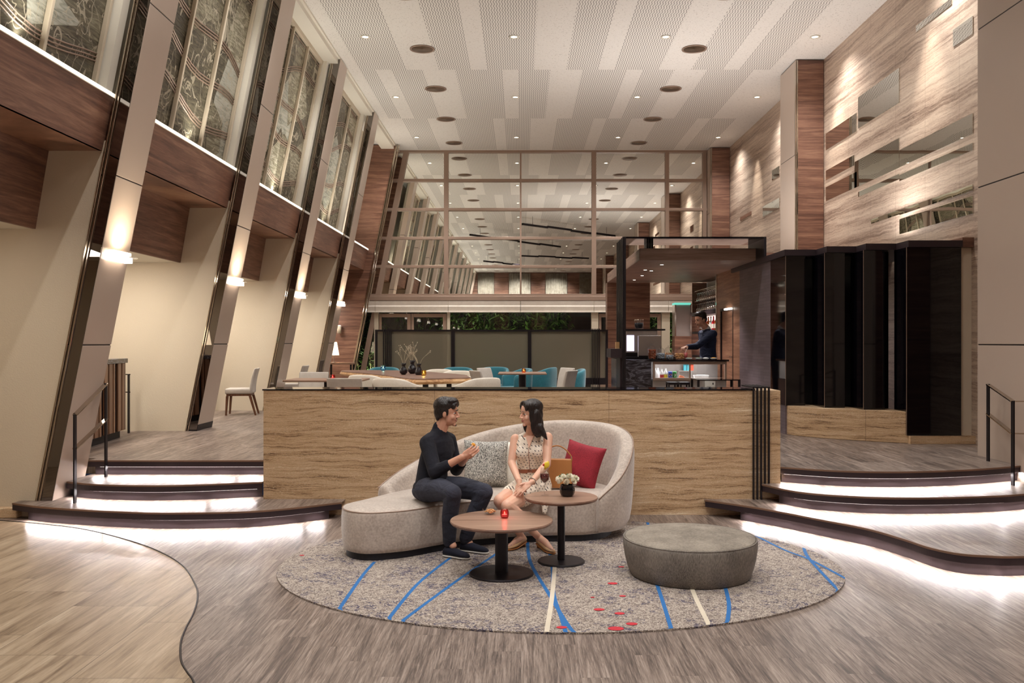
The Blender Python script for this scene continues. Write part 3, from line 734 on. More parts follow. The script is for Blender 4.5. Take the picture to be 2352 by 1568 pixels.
# ---- right wall
m = MB(); m.box(5.5, 5.8, YB, YE, 0, HC); struct(m.obj('wall_right', 'travertine_wall'))
def column_right(y0, label, group=None):
    o = thing('clad_column', label, 'column', (4.98, y0, 0), 0, group)
    js = [0, 1.67, 3.38, 5.10, HC - 0.02]
    for a, b in zip(js[:-1], js[1:]):
        m = MB(); m.box(0.0, 0.05, 0.03, 0.95, a + 0.006, b - 0.006); m.obj('column_panel', 'pale_panel', o, bevel=0.004)
    m = MB(); m.box(0.045, 0.51, 0.0, 0.93, 0, HC - 0.02); m.obj('wood_face', 'walnut', o)
    m = MB(); m.box(0.006, 0.046, 0.05, 0.94, 0, HC - .02); m.obj('core', 'black_metal', o)
    m = MB(); m.box(-0.004, 0.015, -0.004, 0.03, 0, HC - .02); m.box(0.024, 0.046, -0.006, 0.03, 0, HC - .02); m.obj('chrome_trim', 'chrome', o, bevel=0.004)
    return o
for y0, lb, g in ((8.79, 'nearest pale panelled column with chrome edge, beside the right stair railing', None),
                  (16.2, 'middle walnut and pale panel column on the right wall above the folding screen', None),
                  (23.5, 'farthest walnut column on the right wall beside the gridded glazing', None),
                  (1.42, 'walnut and pale column on the right wall, seen only in the mirrored glazing', 'right columns reflected in the glazing'),
                  (-5.95, 'walnut and pale column on the right wall, seen only in the mirrored glazing', 'right columns reflected in the glazing'),
                  (-13.3, 'walnut and pale column on the right wall, seen only in the mirrored glazing', 'right columns reflected in the glazing')):
    o = column_right(y0, lb, g)
# mirror patches set in the right travertine wall: (px0, px1, y centre at px0, height, ...) as wall coordinates
def patch(y0, y1, z0, z1, label, mat='wall_mirror'):
    m = MB(); m.box(5.488, 5.499, y0, y1, z0, z1); tag(m.obj('inlaid_mirror', mat), label, 'mirror')
def wallpt(px, py): D = 5.49 * F / (px - CX); return D, H - (py - CY) * D / F
def pp(px0, px1, pyt0, pyb0, label, pyt1=None):       # left px (far), right px (near)
    D0, zt = wallpt(px0, pyt0); _, zb = wallpt(px0, pyb0); D1, _ = wallpt(px1, 0)
    patch(D1, D0, zb, zt, label)
pp(1971, 2065, 224, 295, 'large square mirror inlay upper middle of the right travertine wall')
pp(1897, 1967, 307, 345, 'walnut reflecting mirror strip upper left on the right travertine wall')
pp(1897, 1962, 392, 414, 'thin walnut reflecting mirror strip, just below the upper left strip')
pp(1897, 1968, 430, 462, 'lowest walnut reflecting mirror strip beside the middle right column')
pp(1963, 2065, 372, 432, 'tall mirror inlay in the middle of the right travertine wall')
pp(2066, 2234, 345, 384, 'long mirror inlay reaching the nearest right column')
pp(1971, 2065, 441, 452, 'slim mirror strip under the tall middle inlay of the right wall')
pp(2066, 2234, 402, 416, 'long slim mirror strip toward the nearest right column')
pp(2001, 2066, 504, 514, 'narrow mirror sliver low on the right wall above the screen')
pp(2066, 2234, 482, 494, 'long narrow mirror band low on the right wall above the screen')
pp(2066, 2234, 504, 538, 'lowest broad mirror band reflecting the stained glass, above the screen')
pp(2189, 2234, 69, 108, 'small mirror inlay at the top beside the nearest right column')
pp(2104, 2186, 60, 74, 'slim mirror strip near the ceiling on the right travertine wall')
pp(1773, 1790, 392, 414, 'small mirror inlay beside the middle right column, far bay')
pp(1752, 1790, 475, 498, 'lower mirror inlay beside the middle right column, far bay')
D0, zt = wallpt(1700, 499); _, zb = wallpt(1700, 507); D1, _ = wallpt(1725, 0)
patch(D1, D0, zb, zt, 'tiny dark red strip inlay on the far bay of the travertine wall', 'walnut')

# ---- back glazing: mirrored upper grid, header, blinds, windows
YG = 23.95
o = bpy.data.objects.new('window_20', None); COL.objects.link(o); struct(o)
m = MB(); m.quad((-4.6, YG + 0.03, 2.90), (5.5, YG + 0.03, 2.90), (5.5, YG + 0.03, HC), (-4.6, YG + 0.03, HC)); m.obj('pane', 'tinted_mirror', o)
m = MB()
zr = [HC - 0.02, 6.03, 5.25, 4.48, 3.72, 2.95]
for z in zr: m.box(-4.4, 5.0, YG - 0.05, YG + 0.02, z - 0.036, z + 0.036)
for px, wd in ((1025, .06), (1196, 0.022), (1364, .06), (1532, .05), (1618, .05)):
    x = (px - CX) * YG / F; m.box(x - wd, x + wd, YG - 0.052, YG + 0.021, 2.92, HC)
leanbox(m, lambda z: Xc(z) + 0.10, lambda z: Xc(z) + 0.24, YG - .052, YG + .021, UF, HC)
m.obj('frame', 'bronze_frame', o, bevel=0.004)
m = MB(); m.box(-5, 5.5, YG - 0.08, YG + 0.1, 2.80, 2.93); struct(m.obj('trim_7', 'bronze_frame', bevel=0.01))
for a, b, lb in ((822, 861, 'short pale roman blind at the far left end of the window row'), (862, 1029, 'pale roman blind above the two framed garden doors'), (1030, 1195, 'pale roman blind above the bamboo, left of centre'),
             (1196, 1364, 'pale roman blind above the bamboo, right of centre'), (1365, 1480, 'pale roman blind behind the black bar frame'), (1481, 1535, 'pale roman blind seen through the bar, left half'), (1536, 1610, 'pale roman blind seen through the bar, right half')):
    x0 = (a - CX) * (YG - .12) / F; x1 = (b - CX) * (YG - .12) / F; m = MB(); rs = []
    for k in range(9):
        z = 2.79 - 0.30 * k / 8.0; yy = YG - 0.13 + 0.03 * (k % 4) / 4.0; rs.append([(x0, yy, z), (x1, yy, z)])
    m.rings(rs, closed=False, caps=False); m.box(x0, x1, YG - .14, YG - .125, 2.49, 2.515)
    tag(m.obj('roman_blind', 'blind_cloth', solid=0.006), lb, 'blind')
o = bpy.data.objects.new('window_21', None); COL.objects.link(o); struct(o)
m = MB(); m.quad((-5, YG + 0.05, UF), (5.5, YG + 0.05, UF), (5.5, YG + 0.05, 2.82), (-5, YG + 0.05, 2.82)); m.obj('pane', 'window_glass', o)
m = MB()
for a, b in ((860, 870), (1027, 1034), (1358, 1374), (1519, 1538), (1598, 1608)):
    m.box((a - CX) * YG / F, (b - CX) * YG / F, YG - 0.06, YG + 0.08, UF, 2.8)
m.obj('frame', 'cream_frame', o, bevel=0.006)
for n_, (a, b) in enumerate(((871, 944), (945, 1026), (1375, 1518))):
    o = bpy.data.objects.new('door_%d' % (n_ + 1), None); COL.objects.link(o); struct(o)
    x0 = (a - CX) * YG / F; x1 = (b - CX) * YG / F; m = MB()
    m.box(x0, x0 + .07, YG - .03, YG + .02, UF, 2.46); m.box(x1 - .1, x1, YG - .03, YG + .02, UF, 2.46); m.box(x0 + .07, x1 - .1, YG - .03, YG + .02, 2.36, 2.46); m.box(x0 + .07, x1 - .1, YG - .03, YG + .02, UF, UF + .2)
    m.obj('door_frame', 'bronze_frame', o, bevel=0.008)
# ---- outside garden
m = MB(); m.box(-9, 9, YE + 0.2, 31, 0.2, 0.44); struct(m.obj('ground', 'soil'))
m = MB(); m.box(-9, 9, 30.0, 30.3, 0.3, 6); m.box(1.5, 4.5, 28.5, 28.6, 2.5, 3.2); struct(m.obj('wall_garden', 'stone_dark_wall'))
rnd = random.Random(3)
def bush(x, y, h, wd, n, mat, label, name='shrub', leaf=0.16, stems=7):
    o = thing(name, label, 'plant', (x, y, 0.44)); m = MB(); s = MB()
    for k in range(stems):
        a = rnd.uniform(0, 6.28); bx, by = rnd.uniform(-.3, .3) * wd, rnd.uniform(-.3, .3) * wd
        tx, ty = bx + math.cos(a) * wd * .5, by + math.sin(a) * wd * .4
        s.tube([(bx, by, 0), ((bx * 2 + tx) / 3, (by * 2 + ty) / 3, h * .5), (tx, ty, h * rnd.uniform(.8, 1))], [0.016, .011, .004], 6)
    for k in range(n):
        z = h * (0.08 + .92 * rnd.random() ** 0.8); r = wd * math.sqrt(rnd.random()); a = rnd.uniform(0, 6.28)
        c = Vector((r * math.cos(a) * .75, r * math.sin(a) * .6, z)); d = Vector((rnd.uniform(-1, 1), rnd.uniform(-1, 1), rnd.uniform(-1, .6))).normalized()
        L = leaf * rnd.uniform(.6, 1.3); sd = d.cross(Vector((0, 0.3, 1))).normalized() * L * .13
        mid = c + d * L * .45 + Vector((0, 0, .01)); m.add([c, mid + sd, c + d * L, mid - sd], [(0, 1, 2, 3)])
    s.obj('stem', 'bark', o, smooth=True); f = m.obj('foliage', mat, o); return o
bush(-4.3, 24.7, 2.5, .8, 1500, 'leaf', 'lit leafy shrub outside the far left window')
bush(-1.35, 26.2, 2.9, 1.5, 2600, 'leaf', 'bamboo clump brightly lit outside the middle window', 'bamboo', .24, 16)
bush(.5, 26.6, 2.5, 1.0, 900, 'leaf', 'low fern like plant outside, right of the bamboo clump', 'fern', .3)
bush(1.2, 27.4, 2.35, .5, 400, 'leaf', 'small yellowish plant outside beyond the fern')
bush(4.1, 25.2, 2.4, .7, 1500, 'leaf', 'leafy bush outside, seen through the bar beside the bartender')
bush(3.3, 25.6, 2.4, .6, 900, 'leaf', 'leafy bush outside, seen through the bar left of the post')
bush(-3.1, 25.8, 2.6, .7, 600, 'leaf_dark', 'dark shrub outside behind the framed garden doors')
for x, e in ((-4.2, 80), (-1.2, 110), (.8, 55), (4.2, 100), (3.2, 70)):
    spot((x, 24.35, 0.5), e * 1.5, 90, .8, (.95, 1, .7), .05, (x, 26, 2.4), 'garden_lamp')
# ---- end wall behind the camera (seen in the mirror), with curtain panels
m = MB(); m.box(-7, 5.8, YB - 0.3, YB, 0, HC); struct(m.obj('wall_back', 'walnut'))
for k, (xa, xb) in enumerate(((-3.2, -2.0), (-.9, .7), (1.8, 3.4), (4.3, 5.2))):
    m = MB(); rs = []; n = 60
    for j in range(n + 1):
        x = xa + (xb - xa) * j / n; yy = YB + 0.12 + 0.04 * math.sin(j * 1.35); rs.append([(x, yy, 2.0), (x, yy, 6.76)])
    m.rings(rs, closed=False, caps=False)
    tag(m.obj('curtain_panel', 'curtain_cloth', smooth=True, solid=0.004), 'pleated pale curtain panel, %s of the four reflected low in the glazing' % ['leftmost', 'second from left', 'third from left', 'rightmost'][k], 'curtain', 'curtains on the end wall')
# hanging bars under the ceiling, seen only in the mirror
for k, (a, b) in enumerate((((.05, 11.9), (4.24, 7.6)), ((-2.27, 8.3), (1.98, 3.0)), ((0, -1.4), (3.87, -3.2)), ((-2.2, -4.6), (0, -7.6)))):
    A = Vector((a[0], a[1], 6.42)); B = Vector((b[0], b[1], 6.42)); o = thing('suspended_bar', 'long dark stepped bar hung under the ceiling, %s of four reflected in the glazing' % ['uppermost', 'second', 'third', 'lowest'][k], 'ceiling bar', tuple((A + B) / 2), 0, 'suspended bars reflected in the glazing')
    for q in range(4):
        p0 = A.lerp(B, q / 4.0) - (A + B) / 2; p1 = A.lerp(B, (q + 1) / 4.0) - (A + B) / 2
        zz = 0.03 * (q % 2); m = MB(); d = (p1 - p0).normalized(); s = d.cross(Vector((0, 0, 1))) * .04
        m.hexa([p0 - s + Vector((0, 0, zz)), p0 + s + Vector((0, 0, zz)), p1 + s + Vector((0, 0, zz)), p1 - s + Vector((0, 0, zz))], [p0 - s + Vector((0, 0, zz + .08)), p0 + s + Vector((0, 0, zz + .08)), p1 + s + Vector((0, 0, zz + .08)), p1 - s + Vector((0, 0, zz + .08))])
        m.obj('bar_segment', 'black_metal', o)
    for t in (.1, .9): m = MB(); p = A.lerp(B, t) - (A + B) / 2; m.tube([p, p + Vector((0, 0, HC - 6.42))], 0.006, 6); m.obj('hanging_rod', 'black_metal', o)

# ---- ceiling fittings
def big_light():
    o = thing('ceiling_recess', 'x', 'ceiling light', (0, 0, HC)); m = MB()
    m.lathe([(0.185, 0.0), (0.215, -0.004), (0.218, -0.016), (0.196, -0.018), (0.186, -0.010), (0.185, 0.0)], n=40, caps=False); m.obj('rim', 'bronze_frame', o, smooth=True)
    m = MB(); m.lathe([(0.186, -0.011), (0.02, -0.009)], n=40, caps=True); m.obj('recess', 'recess_tan', o, smooth=True); return o
def small_light():
    o = thing('ceiling_downlight', 'x', 'ceiling light', (0, 0, HC)); m = MB()
    m.lathe([(0.05, -0.002), (0.085, -0.004), (0.085, -0.010), (0.052, -0.012)], n=28, caps=False); m.obj('rim', 'white_trim', o, smooth=True)
    m = MB(); m.lathe([(0.052, -0.004), (0.01, -0.003)], n=24); m.obj('bulb', 'bulb_lit', o, smooth=True); return o
bl = big_light(); sl = small_light(); fb = fs = True
for y in BIG_Y:
    for x in BIG_X:
        side = 'left' if x < 0 else 'right'
        if y > 15:
            k = int(round((y - 15.62) / 2.46)); lb = 'large round brown recess in the ceiling, %s of the %s row before the glazing' % (['nearest', 'second', 'third', 'farthest'][k], side); g = None
        else: lb = 'large round ceiling recess of the %s row, visible only mirrored in the glazing' % side; g = 'mirrored %s row of ceiling recesses' % side
        o = bl if fb else dup(bl, (x, y, HC)); fb = False; o.location = (x, y, HC); o['label'] = lb
        if g: o['group'] = g
for y in SMALL_Y:
    for j, x in enumerate(SMALL_X):
        if x > 4 and y < 8.9 and y > 1: pass
        cn = ['far left', 'centre left', 'centre right', 'far right'][j]
        if y > 14.9:
            k = int(round((y - 15.0) / 3.69)) ; lb = 'small bright downlight, %s one in the %s row of four across the ceiling' % (cn, ['nearest', 'middle', 'farthest'][min(k, 2)]); g = None
        else: lb = 'small bright downlight of the %s line, visible only mirrored in the glazing' % cn; g = 'mirrored %s downlights' % cn
        o = sl if fs else dup(sl, (x, y, HC)); fs = False; o.location = (x, y, HC); o['label'] = lb
        if g: o['group'] = g

# ---- travertine half wall with black bars
o = thing('half_wall', 'long low travertine wall behind the sofa, dark metal capping', 'wall', (0, 8.78, 0)); o['kind'] = 'structure'
m = MB(); m.box(-2.535, 2.55, 0, 0.40, 0, 1.222); m.obj('stone_body', 'travertine_warm', o)
m = MB(); m.box(-2.545, 2.30, -0.008, 0.41, 1.223, 1.236); m.obj('capping', 'black_gloss', o)
o = thing('bar_grille', 'five tall black metal bars on the right end of the low travertine wall', 'grille', (2.27, 8.75, 0.31))
for k in range(5):
    x = k * 0.0375; z0 = 0.157 if k < 3 else 0.313; m = MB()
    m.box(x, x + 0.016, -0.012, 0.012, z0 - 0.31, 1.262 - 0.31); m.box(x, x + 0.016, 0.012, 0.46, 1.246 - 0.31, 1.262 - 0.31); m.obj('bar', 'black_metal', o, bevel=0.002)

# ---- dark slate wall, sawtooth screen, bench
m = MB(); m.box(3.54, 3.74, 11.96, 14.46, UF, 2.85); struct(m.obj('wall_slate', 'slate_stack'))
o = thing('folding_screen', 'tall glossy black sawtooth panel screen above the curved travertine bench', 'screen', (3.54, 11.93, UF))
teeth = [(0.0, 0.39, 0.0), (0.38, .77, -0.41), (.76, 1.16, -0.73), (1.15, 1.81, -1.08)]
for k, (a, b, yy) in enumerate(teeth):
    wd = (b - a) * (0.66 if k < 3 else 1.0); zb = 0.385 if k < 3 else 0.10
    m = MB(); m.box(a, a + wd, yy, yy + 0.03, zb, 2.385); m.obj('panel', 'black_gloss', o)
    m = MB(); m.box(a - 0.004, a + .008, yy - 0.004, yy + (.36 if k == 3 else .72), zb, 2.385); m.obj('panel_edge', 'black_gloss', o)
    m = MB(); m.box(a - .007, a - .0045, yy - .008, yy + .004, zb, 2.385); m.obj('edge_trim', 'bronze_frame', o)
    if k < 3: m = MB(); m.box(a + wd, b, yy + 0.22, yy + 0.25, zb, 2.385); m.obj('recessed_panel', 'black_gloss', o)
m = MB(); P_ = [(-.03, 3.0), (-.03, -.04), (.39, -.04), (.39, -.45), (.77, -.45), (.77, -.77), (1.15, -.77), (1.15, -1.12), (1.81, -1.12), (1.81, 3.0)]
m.prism(P_, 2.386, 2.465); m.obj('cap', 'step_nosing', o)
bf = crv([(3.56, 11.92), (3.66, 11.70), (3.95, 11.38), (4.35, 11.08), (4.71, 10.86)], 6)
m = MB(); m.prism(bf + [(4.71, 12.3), (3.56, 12.3)], UF, 0.85); struct(m.obj('wall_bench', 'travertine_warm', bevel=0.006))
m = MB(); m.prism([(4.71, 10.80), (5.5, 10.80), (5.5, 11.4), (4.71, 11.4)], UF, 0.56); struct(m.obj('baseboard_right', 'travertine_warm'))
m = MB(); m.box(5.36, 5.5, 10.9, 11.5, 0.56, 2.85); struct(m.obj('wall_right', 'plaster'))
m = MB(); m.box(5.36, 5.5, 10.84, 11.5, 2.851, 2.97); m.box(3.56, 5.5, 13.2, 18.4, 2.932, 3.02); struct(m.obj('trim_8', 'walnut'))
# ================================================================== RUG
o_rx, o_ry = 0.2875, 6.85; RAx, RBy = 2.117, 1.66
m = MB(); n = 128
ring = [(o_rx + RAx * math.cos(2 * math.pi * i / n), o_ry + RBy * math.sin(2 * math.pi * i / n)) for i in range(n)]
m.prism(ring, 0.0005, 0.011, 0)
zi = [0]
def ribbon(pts, wd, mi):
    zi[0] += 1
    P = smoothpath([Vector((*FL(px, py, 0.011), 0.0114 + .00018 * zi[0])) for px, py in pts], 8); rs = []
    for i, p in enumerate(P):
        d = (P[min(i + 1, len(P) - 1)] - P[max(i - 1, 0)]).normalized(); s = Vector((-d.y, d.x, 0)) * wd / 2
        def cl(q):
            u, v = (q.x - o_rx) / RAx, (q.y - o_ry) / RBy; r = math.hypot(u, v)
            return (o_rx + u / r * RAx * .999, o_ry + v / r * RBy * .999, q.z) if r > .999 else tuple(q)
        rs.append([cl(p - s), cl(p + s)])
    m.rings(rs, closed=False, caps=False, mi=mi)
for L in ([(860, 1290), (830, 1325), (775, 1404)], [(1035, 1280), (960, 1340), (888, 1426)], [(1142, 1270), (1040, 1340), (915, 1432)],
          [(1212, 1240), (1218, 1290), (1262, 1366), (1308, 1440), (1334, 1462)], [(1255, 1230), (1268, 1300), (1272, 1365), (1290, 1420), (1302, 1462)],
          [(1505, 1330), (1525, 1390), (1545, 1455)], [(1660, 1330), (1674, 1385), (1669, 1440)], [(1720, 1222), (1800, 1262), (1860, 1285), (1945, 1330)],
          [(1846, 1258), (1860, 1285), (1932, 1362)], [(1486, 1196), (1490, 1208)]):
    ribbon(L, 0.026, 1)
for L in ([(1274, 1300), (1268, 1370), (1254, 1462)], [(1585, 1340), (1600, 1378), (1632, 1442)]): ribbon(L, 0.03, 3)
for px, py, r in ((1427, 1302, .035), (1407, 1340, .055), (1361, 1372, .022), (1430, 1369, .035), (1376, 1400, .055), (1423, 1409, .05), (1451, 1433, .055), (1290, 1441, .05), (1420, 1450, .075), (676, 1275, .03)):
    x, y = FL(px, py, .011); r *= .64
    if ((x - o_rx) / RAx) ** 2 + ((y - o_ry) / RBy) ** 2 > .93: x = o_rx + (x - o_rx) * .97; y = o_ry + (y - o_ry) * .97
    m.add([(x + r * math.cos(a * .4), y + r * .75 * math.sin(a * .4), 0.0138) for a in range(16)], [tuple(range(16))], 2)
tag(m.obj('round_rug', ['rug_pile', 'blue_line', 'red_dot', 'cream_line']), 'large oval speckled grey rug with blue lines and red dots on the wood floor', 'rug')

# ================================================================== SOFA
sofa = thing('curved_sofa', 'large curved taupe velvet chaise sofa standing before the travertine wall', 'sofa', (0, 0, 0.012))
seat = [(-1.43, 7.20), (-1.375, 6.98), (-1.19, 6.86), (-.91, 6.95), (-.673, 7.15), (-.42, 7.34), (0, 7.48), (.30, 7.52), (.56, 7.55), (.76, 7.70), (.84, 7.98), (.72, 8.28), (.4, 8.42), (-.2, 8.38), (-.7, 8.2), (-1.05, 7.9), (-1.3, 7.45)]
sp = smoothpath([(x, y, 0) for x, y in seat], 6, True)
def ins_closed(P, d):
    out = []; L = len(P)
    for i in range(L):
        t = (P[(i + 1) % L] - P[(i - 1) % L]).normalized(); out.append(Vector((P[i].x - t.y * d, P[i].y + t.x * d, 0)))
    return out
rings = []
for d, z in ((0.05, 0.05), (0.018, 0.055), (0.005, 0.09), (-0.004, 0.2), (-0.004, 0.30), (0.0, 0.345), (0.003, 0.366), (0.014, 0.377), (0.05, 0.388), (0.11, 0.398)):
    rings.append([(p.x, p.y, z) for p in ins_closed(sp, d)])
m = MB(); m.rings(rings); m.obj('seat_body', 'velvet_taupe', sofa, smooth=True)
P = ins_closed(sp, 0.006); m = MB(); m.tube([(p.x, p.y, 0.371) for p in P] + [(P[0].x, P[0].y, 0.371)], 0.006, 6); m.obj('piping', 'bronze_frame', sofa, smooth=True)
m = MB(); m.prism([(p.x, p.y) for p in ins_closed(sp, 0.035)], 0.0, 0.055); m.obj('plinth', 'plinth_black', sofa)
# wrap-around back shell
back = [(-1.20, 7.70, .44), (-1.05, 7.92, .55), (-.80, 8.14, .68), (-.45, 8.32, .82), (-.1, 8.42, .90), (.3, 8.46, .945), (.62, 8.40, .945), (.84, 8.20, .92), (.93, 7.97, .84), (.89, 7.76, .68), (.79, 7.62, .52), (.64, 7.56, .375)]
bp = smoothpath(back, 7); rs = []
for i, p in enumerate(bp):
    t = bp[min(i + 1, len(bp) - 1)] - bp[max(i - 1, 0)]; t.z = 0; t.normalize(); nrm = Vector((t.y, -t.x, 0))   # towards the inside
    lean = -0.10 * max(0, (p.z - .4) / .55); th = 0.085; sec = []
    # path runs left to right behind the seat: inside is +nrm
    def q(off, z): b = Vector((p.x, p.y, 0)) + nrm * (off + lean * 0 + (-.05 * (z - .1) if off < .05 else -.02 * (z - .1))); return (b.x, b.y, z)
    zt = p.z
    sec = [q(-0.02, .05), q(-0.045, .2), q(-0.05, zt * .6), q(-0.045, zt - .05), q(-0.03, zt - .018), q(-0.008, zt - .004), q(0.022, zt), q(0.05, zt - .012), q(0.068, zt - .045), q(.085, max(.395, zt * .7)), q(.11, .365), q(.11, .05)]
    rs.append(sec)
m = MB(); m.rings(rs); m.obj('back_shell', 'velvet_taupe', sofa, smooth=True, sub=1)
m = MB(); m.tube([(r[4][0], r[4][1], r[4][2] + .003) for r in rs], 0.006, 6); m.obj('piping', 'bronze_frame', sofa, smooth=True)

# ---- cushions
def pillow(name, c, R, wd, ht, th, mat, label, group=None, n=14):
    m = MB(); vs = []; idx = {}
    for side in (1, -1):
        for j in range(n + 1):
            for i in range(n + 1):
                u = 2 * i / n - 1; v = 2 * j / n - 1
                edge = (1 - u ** 4) * (1 - v ** 4); t = th / 2 * (max(edge, 0) ** 0.55)
                pull = 1 - 0.07 * (1 - (u * u)) * abs(v) ** 3; pull2 = 1 - 0.07 * (1 - v * v) * abs(u) ** 3
                idx[(side, i, j)] = len(vs); vs.append((u * wd / 2 * pull2, side * t + side * .002, v * ht / 2 * pull))
    fs = []
    for side in (1, -1):
        for j in range(n):
            for i in range(n):
                q = [idx[(side, i, j)], idx[(side, i + 1, j)], idx[(side, i + 1, j + 1)], idx[(side, i, j + 1)]]; fs.append(tuple(q if side < 0 else q[::-1]))
    per = [(i, 0) for i in range(n)] + [(n, j) for j in range(n)] + [(n - i, n) for i in range(n)] + [(0, n - j) for j in range(n)]
    for k in range(len(per)):
        a = per[k]; b = per[(k + 1) % len(per)]; fs.append((idx[(1, *a)], idx[(1, *b)], idx[(-1, *b)], idx[(-1, *a)]))
    m.add(vs, fs); o = m.obj(name, mat, smooth=True); o.matrix_world = Matrix.Translation(c) @ R.to_4x4(); return tag(o, label, 'cushion', group)
def RX(a): return Matrix.Rotation(a, 3, 'X')
def RZ(a): return Matrix.Rotation(a, 3, 'Z')
def RY(a): return Matrix.Rotation(a, 3, 'Y')
pillow('cushion', W(1116, 1064, 7.98), RZ(.08) @ RX(-.28) @ RY(.03), .40, .42, .17, 'cushion_boucle', 'black and white boucle cushion leaning on the sofa back between the couple')
pillow('cushion', W(1192, 1066, 8.14), RZ(0) @ RX(-.25) @ RY(-.05), .42, .44, .15, 'cushion_fur', 'fluffy cream cushion mostly hidden behind the seated woman')
pillow('cushion', W(1336, 1068, 7.98), RZ(-.42) @ RX(-.3) @ RY(.20), .37, .40, .15, 'cushion_red', 'dark red cushion in the right curve of the sofa')
# ---- handbag
c = W(1286, 1125, 7.83); o = thing('handbag', 'tan leather handbag with looped handle standing on the sofa beside the woman', 'bag', (c.x, c.y, 0.425), -.12)
m = MB(); m.hexa([(-.10, -.05, 0), (.105, -.05, 0), (.105, .05, 0), (-.10, .05, 0)], [(-.125, -.025, .25), (.105, -.025, .25), (.105, .025, .25), (-.125, .025, .25)]); m.obj('bag_body', 'leather_tan', o, bevel=0.008, smooth=False)
m = MB(); m.tube(smoothpath([(.10, 0, .22), (.10, 0, .27), (.04, 0, .34), (-.03, 0, .365), (-.10, 0, .33), (-.12, 0, .24)], 5), .006, 8); m.obj('handle', 'leather_tan', o, smooth=True)
m = MB(); m.tube([(.10, -.012, .25), (.10, .012, .25), (.10, .012, .275), (.10, -.012, .275), (.10, -.012, .25)], .003, 6); m.obj('ring', 'silver', o)

# ---- pedestal tables
def pedestal(name, x, y, z0, h, rt, rb, rp, label, mat='table_oak', prof=.028):
    o = thing(name, label, 'table', (x, y, z0)); m = MB()
    m.lathe([(rt * .9, h - prof), (rt - .008, h - prof * .8), (rt, h - prof * .3), (rt - .003, h - .002)], n=72, caps=True); m.obj('table_edge', 'slab_top' if mat == 'table_oak' else mat, o, smooth=False)
    m = MB(); m.lathe([(rt - .004, h - .006), (rt - .004, h), (.02, h)], n=72); m.obj('tabletop', mat, o)
    m = MB(); m.lathe([(rp, .016), (rp, h - .03)], n=28); m.obj('pedestal', 'black_metal', o, smooth=False, bevel=.002)
    m = MB(); m.lathe([(rb, 0), (rb, .006), (rb - .008, .013), (rp * 1.0, .018)], n=56); m.obj('base', 'black_metal', o); return o
pedestal('coffee_table', -.143, 6.50, 0.012, .395, .375, .235, .047, 'low round wood topped pedestal table nearest the camera, holding the red candle')
pedestal('side_table', .308, 6.86, 0.012, .50, .282, .182, .029, 'taller slim round pedestal table holding the wine glass and flowers')
TZ1, TZ2 = 0.4072, 0.5122
# nut bowl
x, y = FL(1125, 1180, TZ1); o = thing('nut_bowl', 'small glass bowl of mixed nuts on the low round table', 'bowl', (x, y, TZ1))
m = MB(); m.lathe([(.01, .0005), (.028, 0.0006), (.033, .006), (.050, .026), (.056, .038)], n=32, caps=False); m.obj('bowl', 'clear_glass', o, smooth=True)
m = MB(); rnd = random.Random(5)
for k in range(46):
    a = rnd.uniform(0, 6.28); r = .040 * math.sqrt(rnd.random()); m.ell((r * math.cos(a), r * math.sin(a), .016 + .022 * rnd.random() * (1 - r * 12)), (.009, .006, .005), RZ(rnd.uniform(0, 3)) @ RX(rnd.uniform(-.6, .6)), 8, 5)
s = m.obj('nuts', 'nuts', o, smooth=True); s['kind'] = 'stuff'
def votive(x, y, z, label, glass, flame='flame', s=1.0):
    o = thing('candle_holder', label, 'candle', (x, y, z)); m = MB()
    m.lathe([(.002, .0004), (.022 * s, .0005), (.030 * s, .01 * s), (.033 * s, .03 * s), (.030 * s, .052 * s), (.025 * s, .062 * s)], n=12, caps=False); m.obj('glass_cup', glass, o, smooth=True)
    m = MB(); m.lathe([(.019 * s, .010 * s), (.019 * s, .026 * s)], n=20); cd = m.obj('candle', 'can_white', o)
    m = MB(); m.lathe([(.002, .027 * s), (.006 * s, .033 * s), (.001, .047 * s)], n=10); m.obj('flame', flame, cd, smooth=True)
    point((x, y, z + .05 * s), .35, (1, .45, .3) if flame == 'flame' else (1, .8, .5), .008, 'candle_light'); return o
x, y = FL(1159, 1189, TZ1); votive(x, y, TZ1, 'faceted dark red glass candle holder with a lit candle on the low round table', 'glass_red')
# wine cocktail
x, y = FL(1251, 1137, TZ2); o = thing('wine_glass', 'stemmed glass of red cocktail with fruit garnish on the taller round table', 'glass', (x, y, TZ2))
m = MB(); m.lathe([(.032, .0005), (.032, .002), (.004, .006), (.0032, .01), (.0032, .088), (.012, .094), (.034, .120), (.038, .145), (.034, .185), (.029, .215)], n=28, caps=False); m.obj('glass', 'clear_glass', o, smooth=True)
m = MB(); m.lathe([(.008, .098), (.031, .122), (.0355, .145), (.0345, .165), (.001, .166)], n=28); m.obj('drink', 'glass_wine', o, smooth=True)
m = MB(); m.lathe([(.006, .0982), (.028, .1215), (.0325, .135), (.001, .136)], n=24); m.obj('drink_pink', 'cushion_red', o, smooth=True)
m = MB(); m.ell((.015, -.005, .235), (.022, .008, .026), RY(.4)); m.tube([(.002, 0, .2), (.01, 0, .225), (.03, 0, .262)], .009, 8); m.obj('fruit_wedge', 'can_yellow', o, smooth=True)
m = MB(); m.ell((-.008, -.005, .236), (.009, .009, .009)); m.obj('cherry', 'cherry', o, smooth=True)
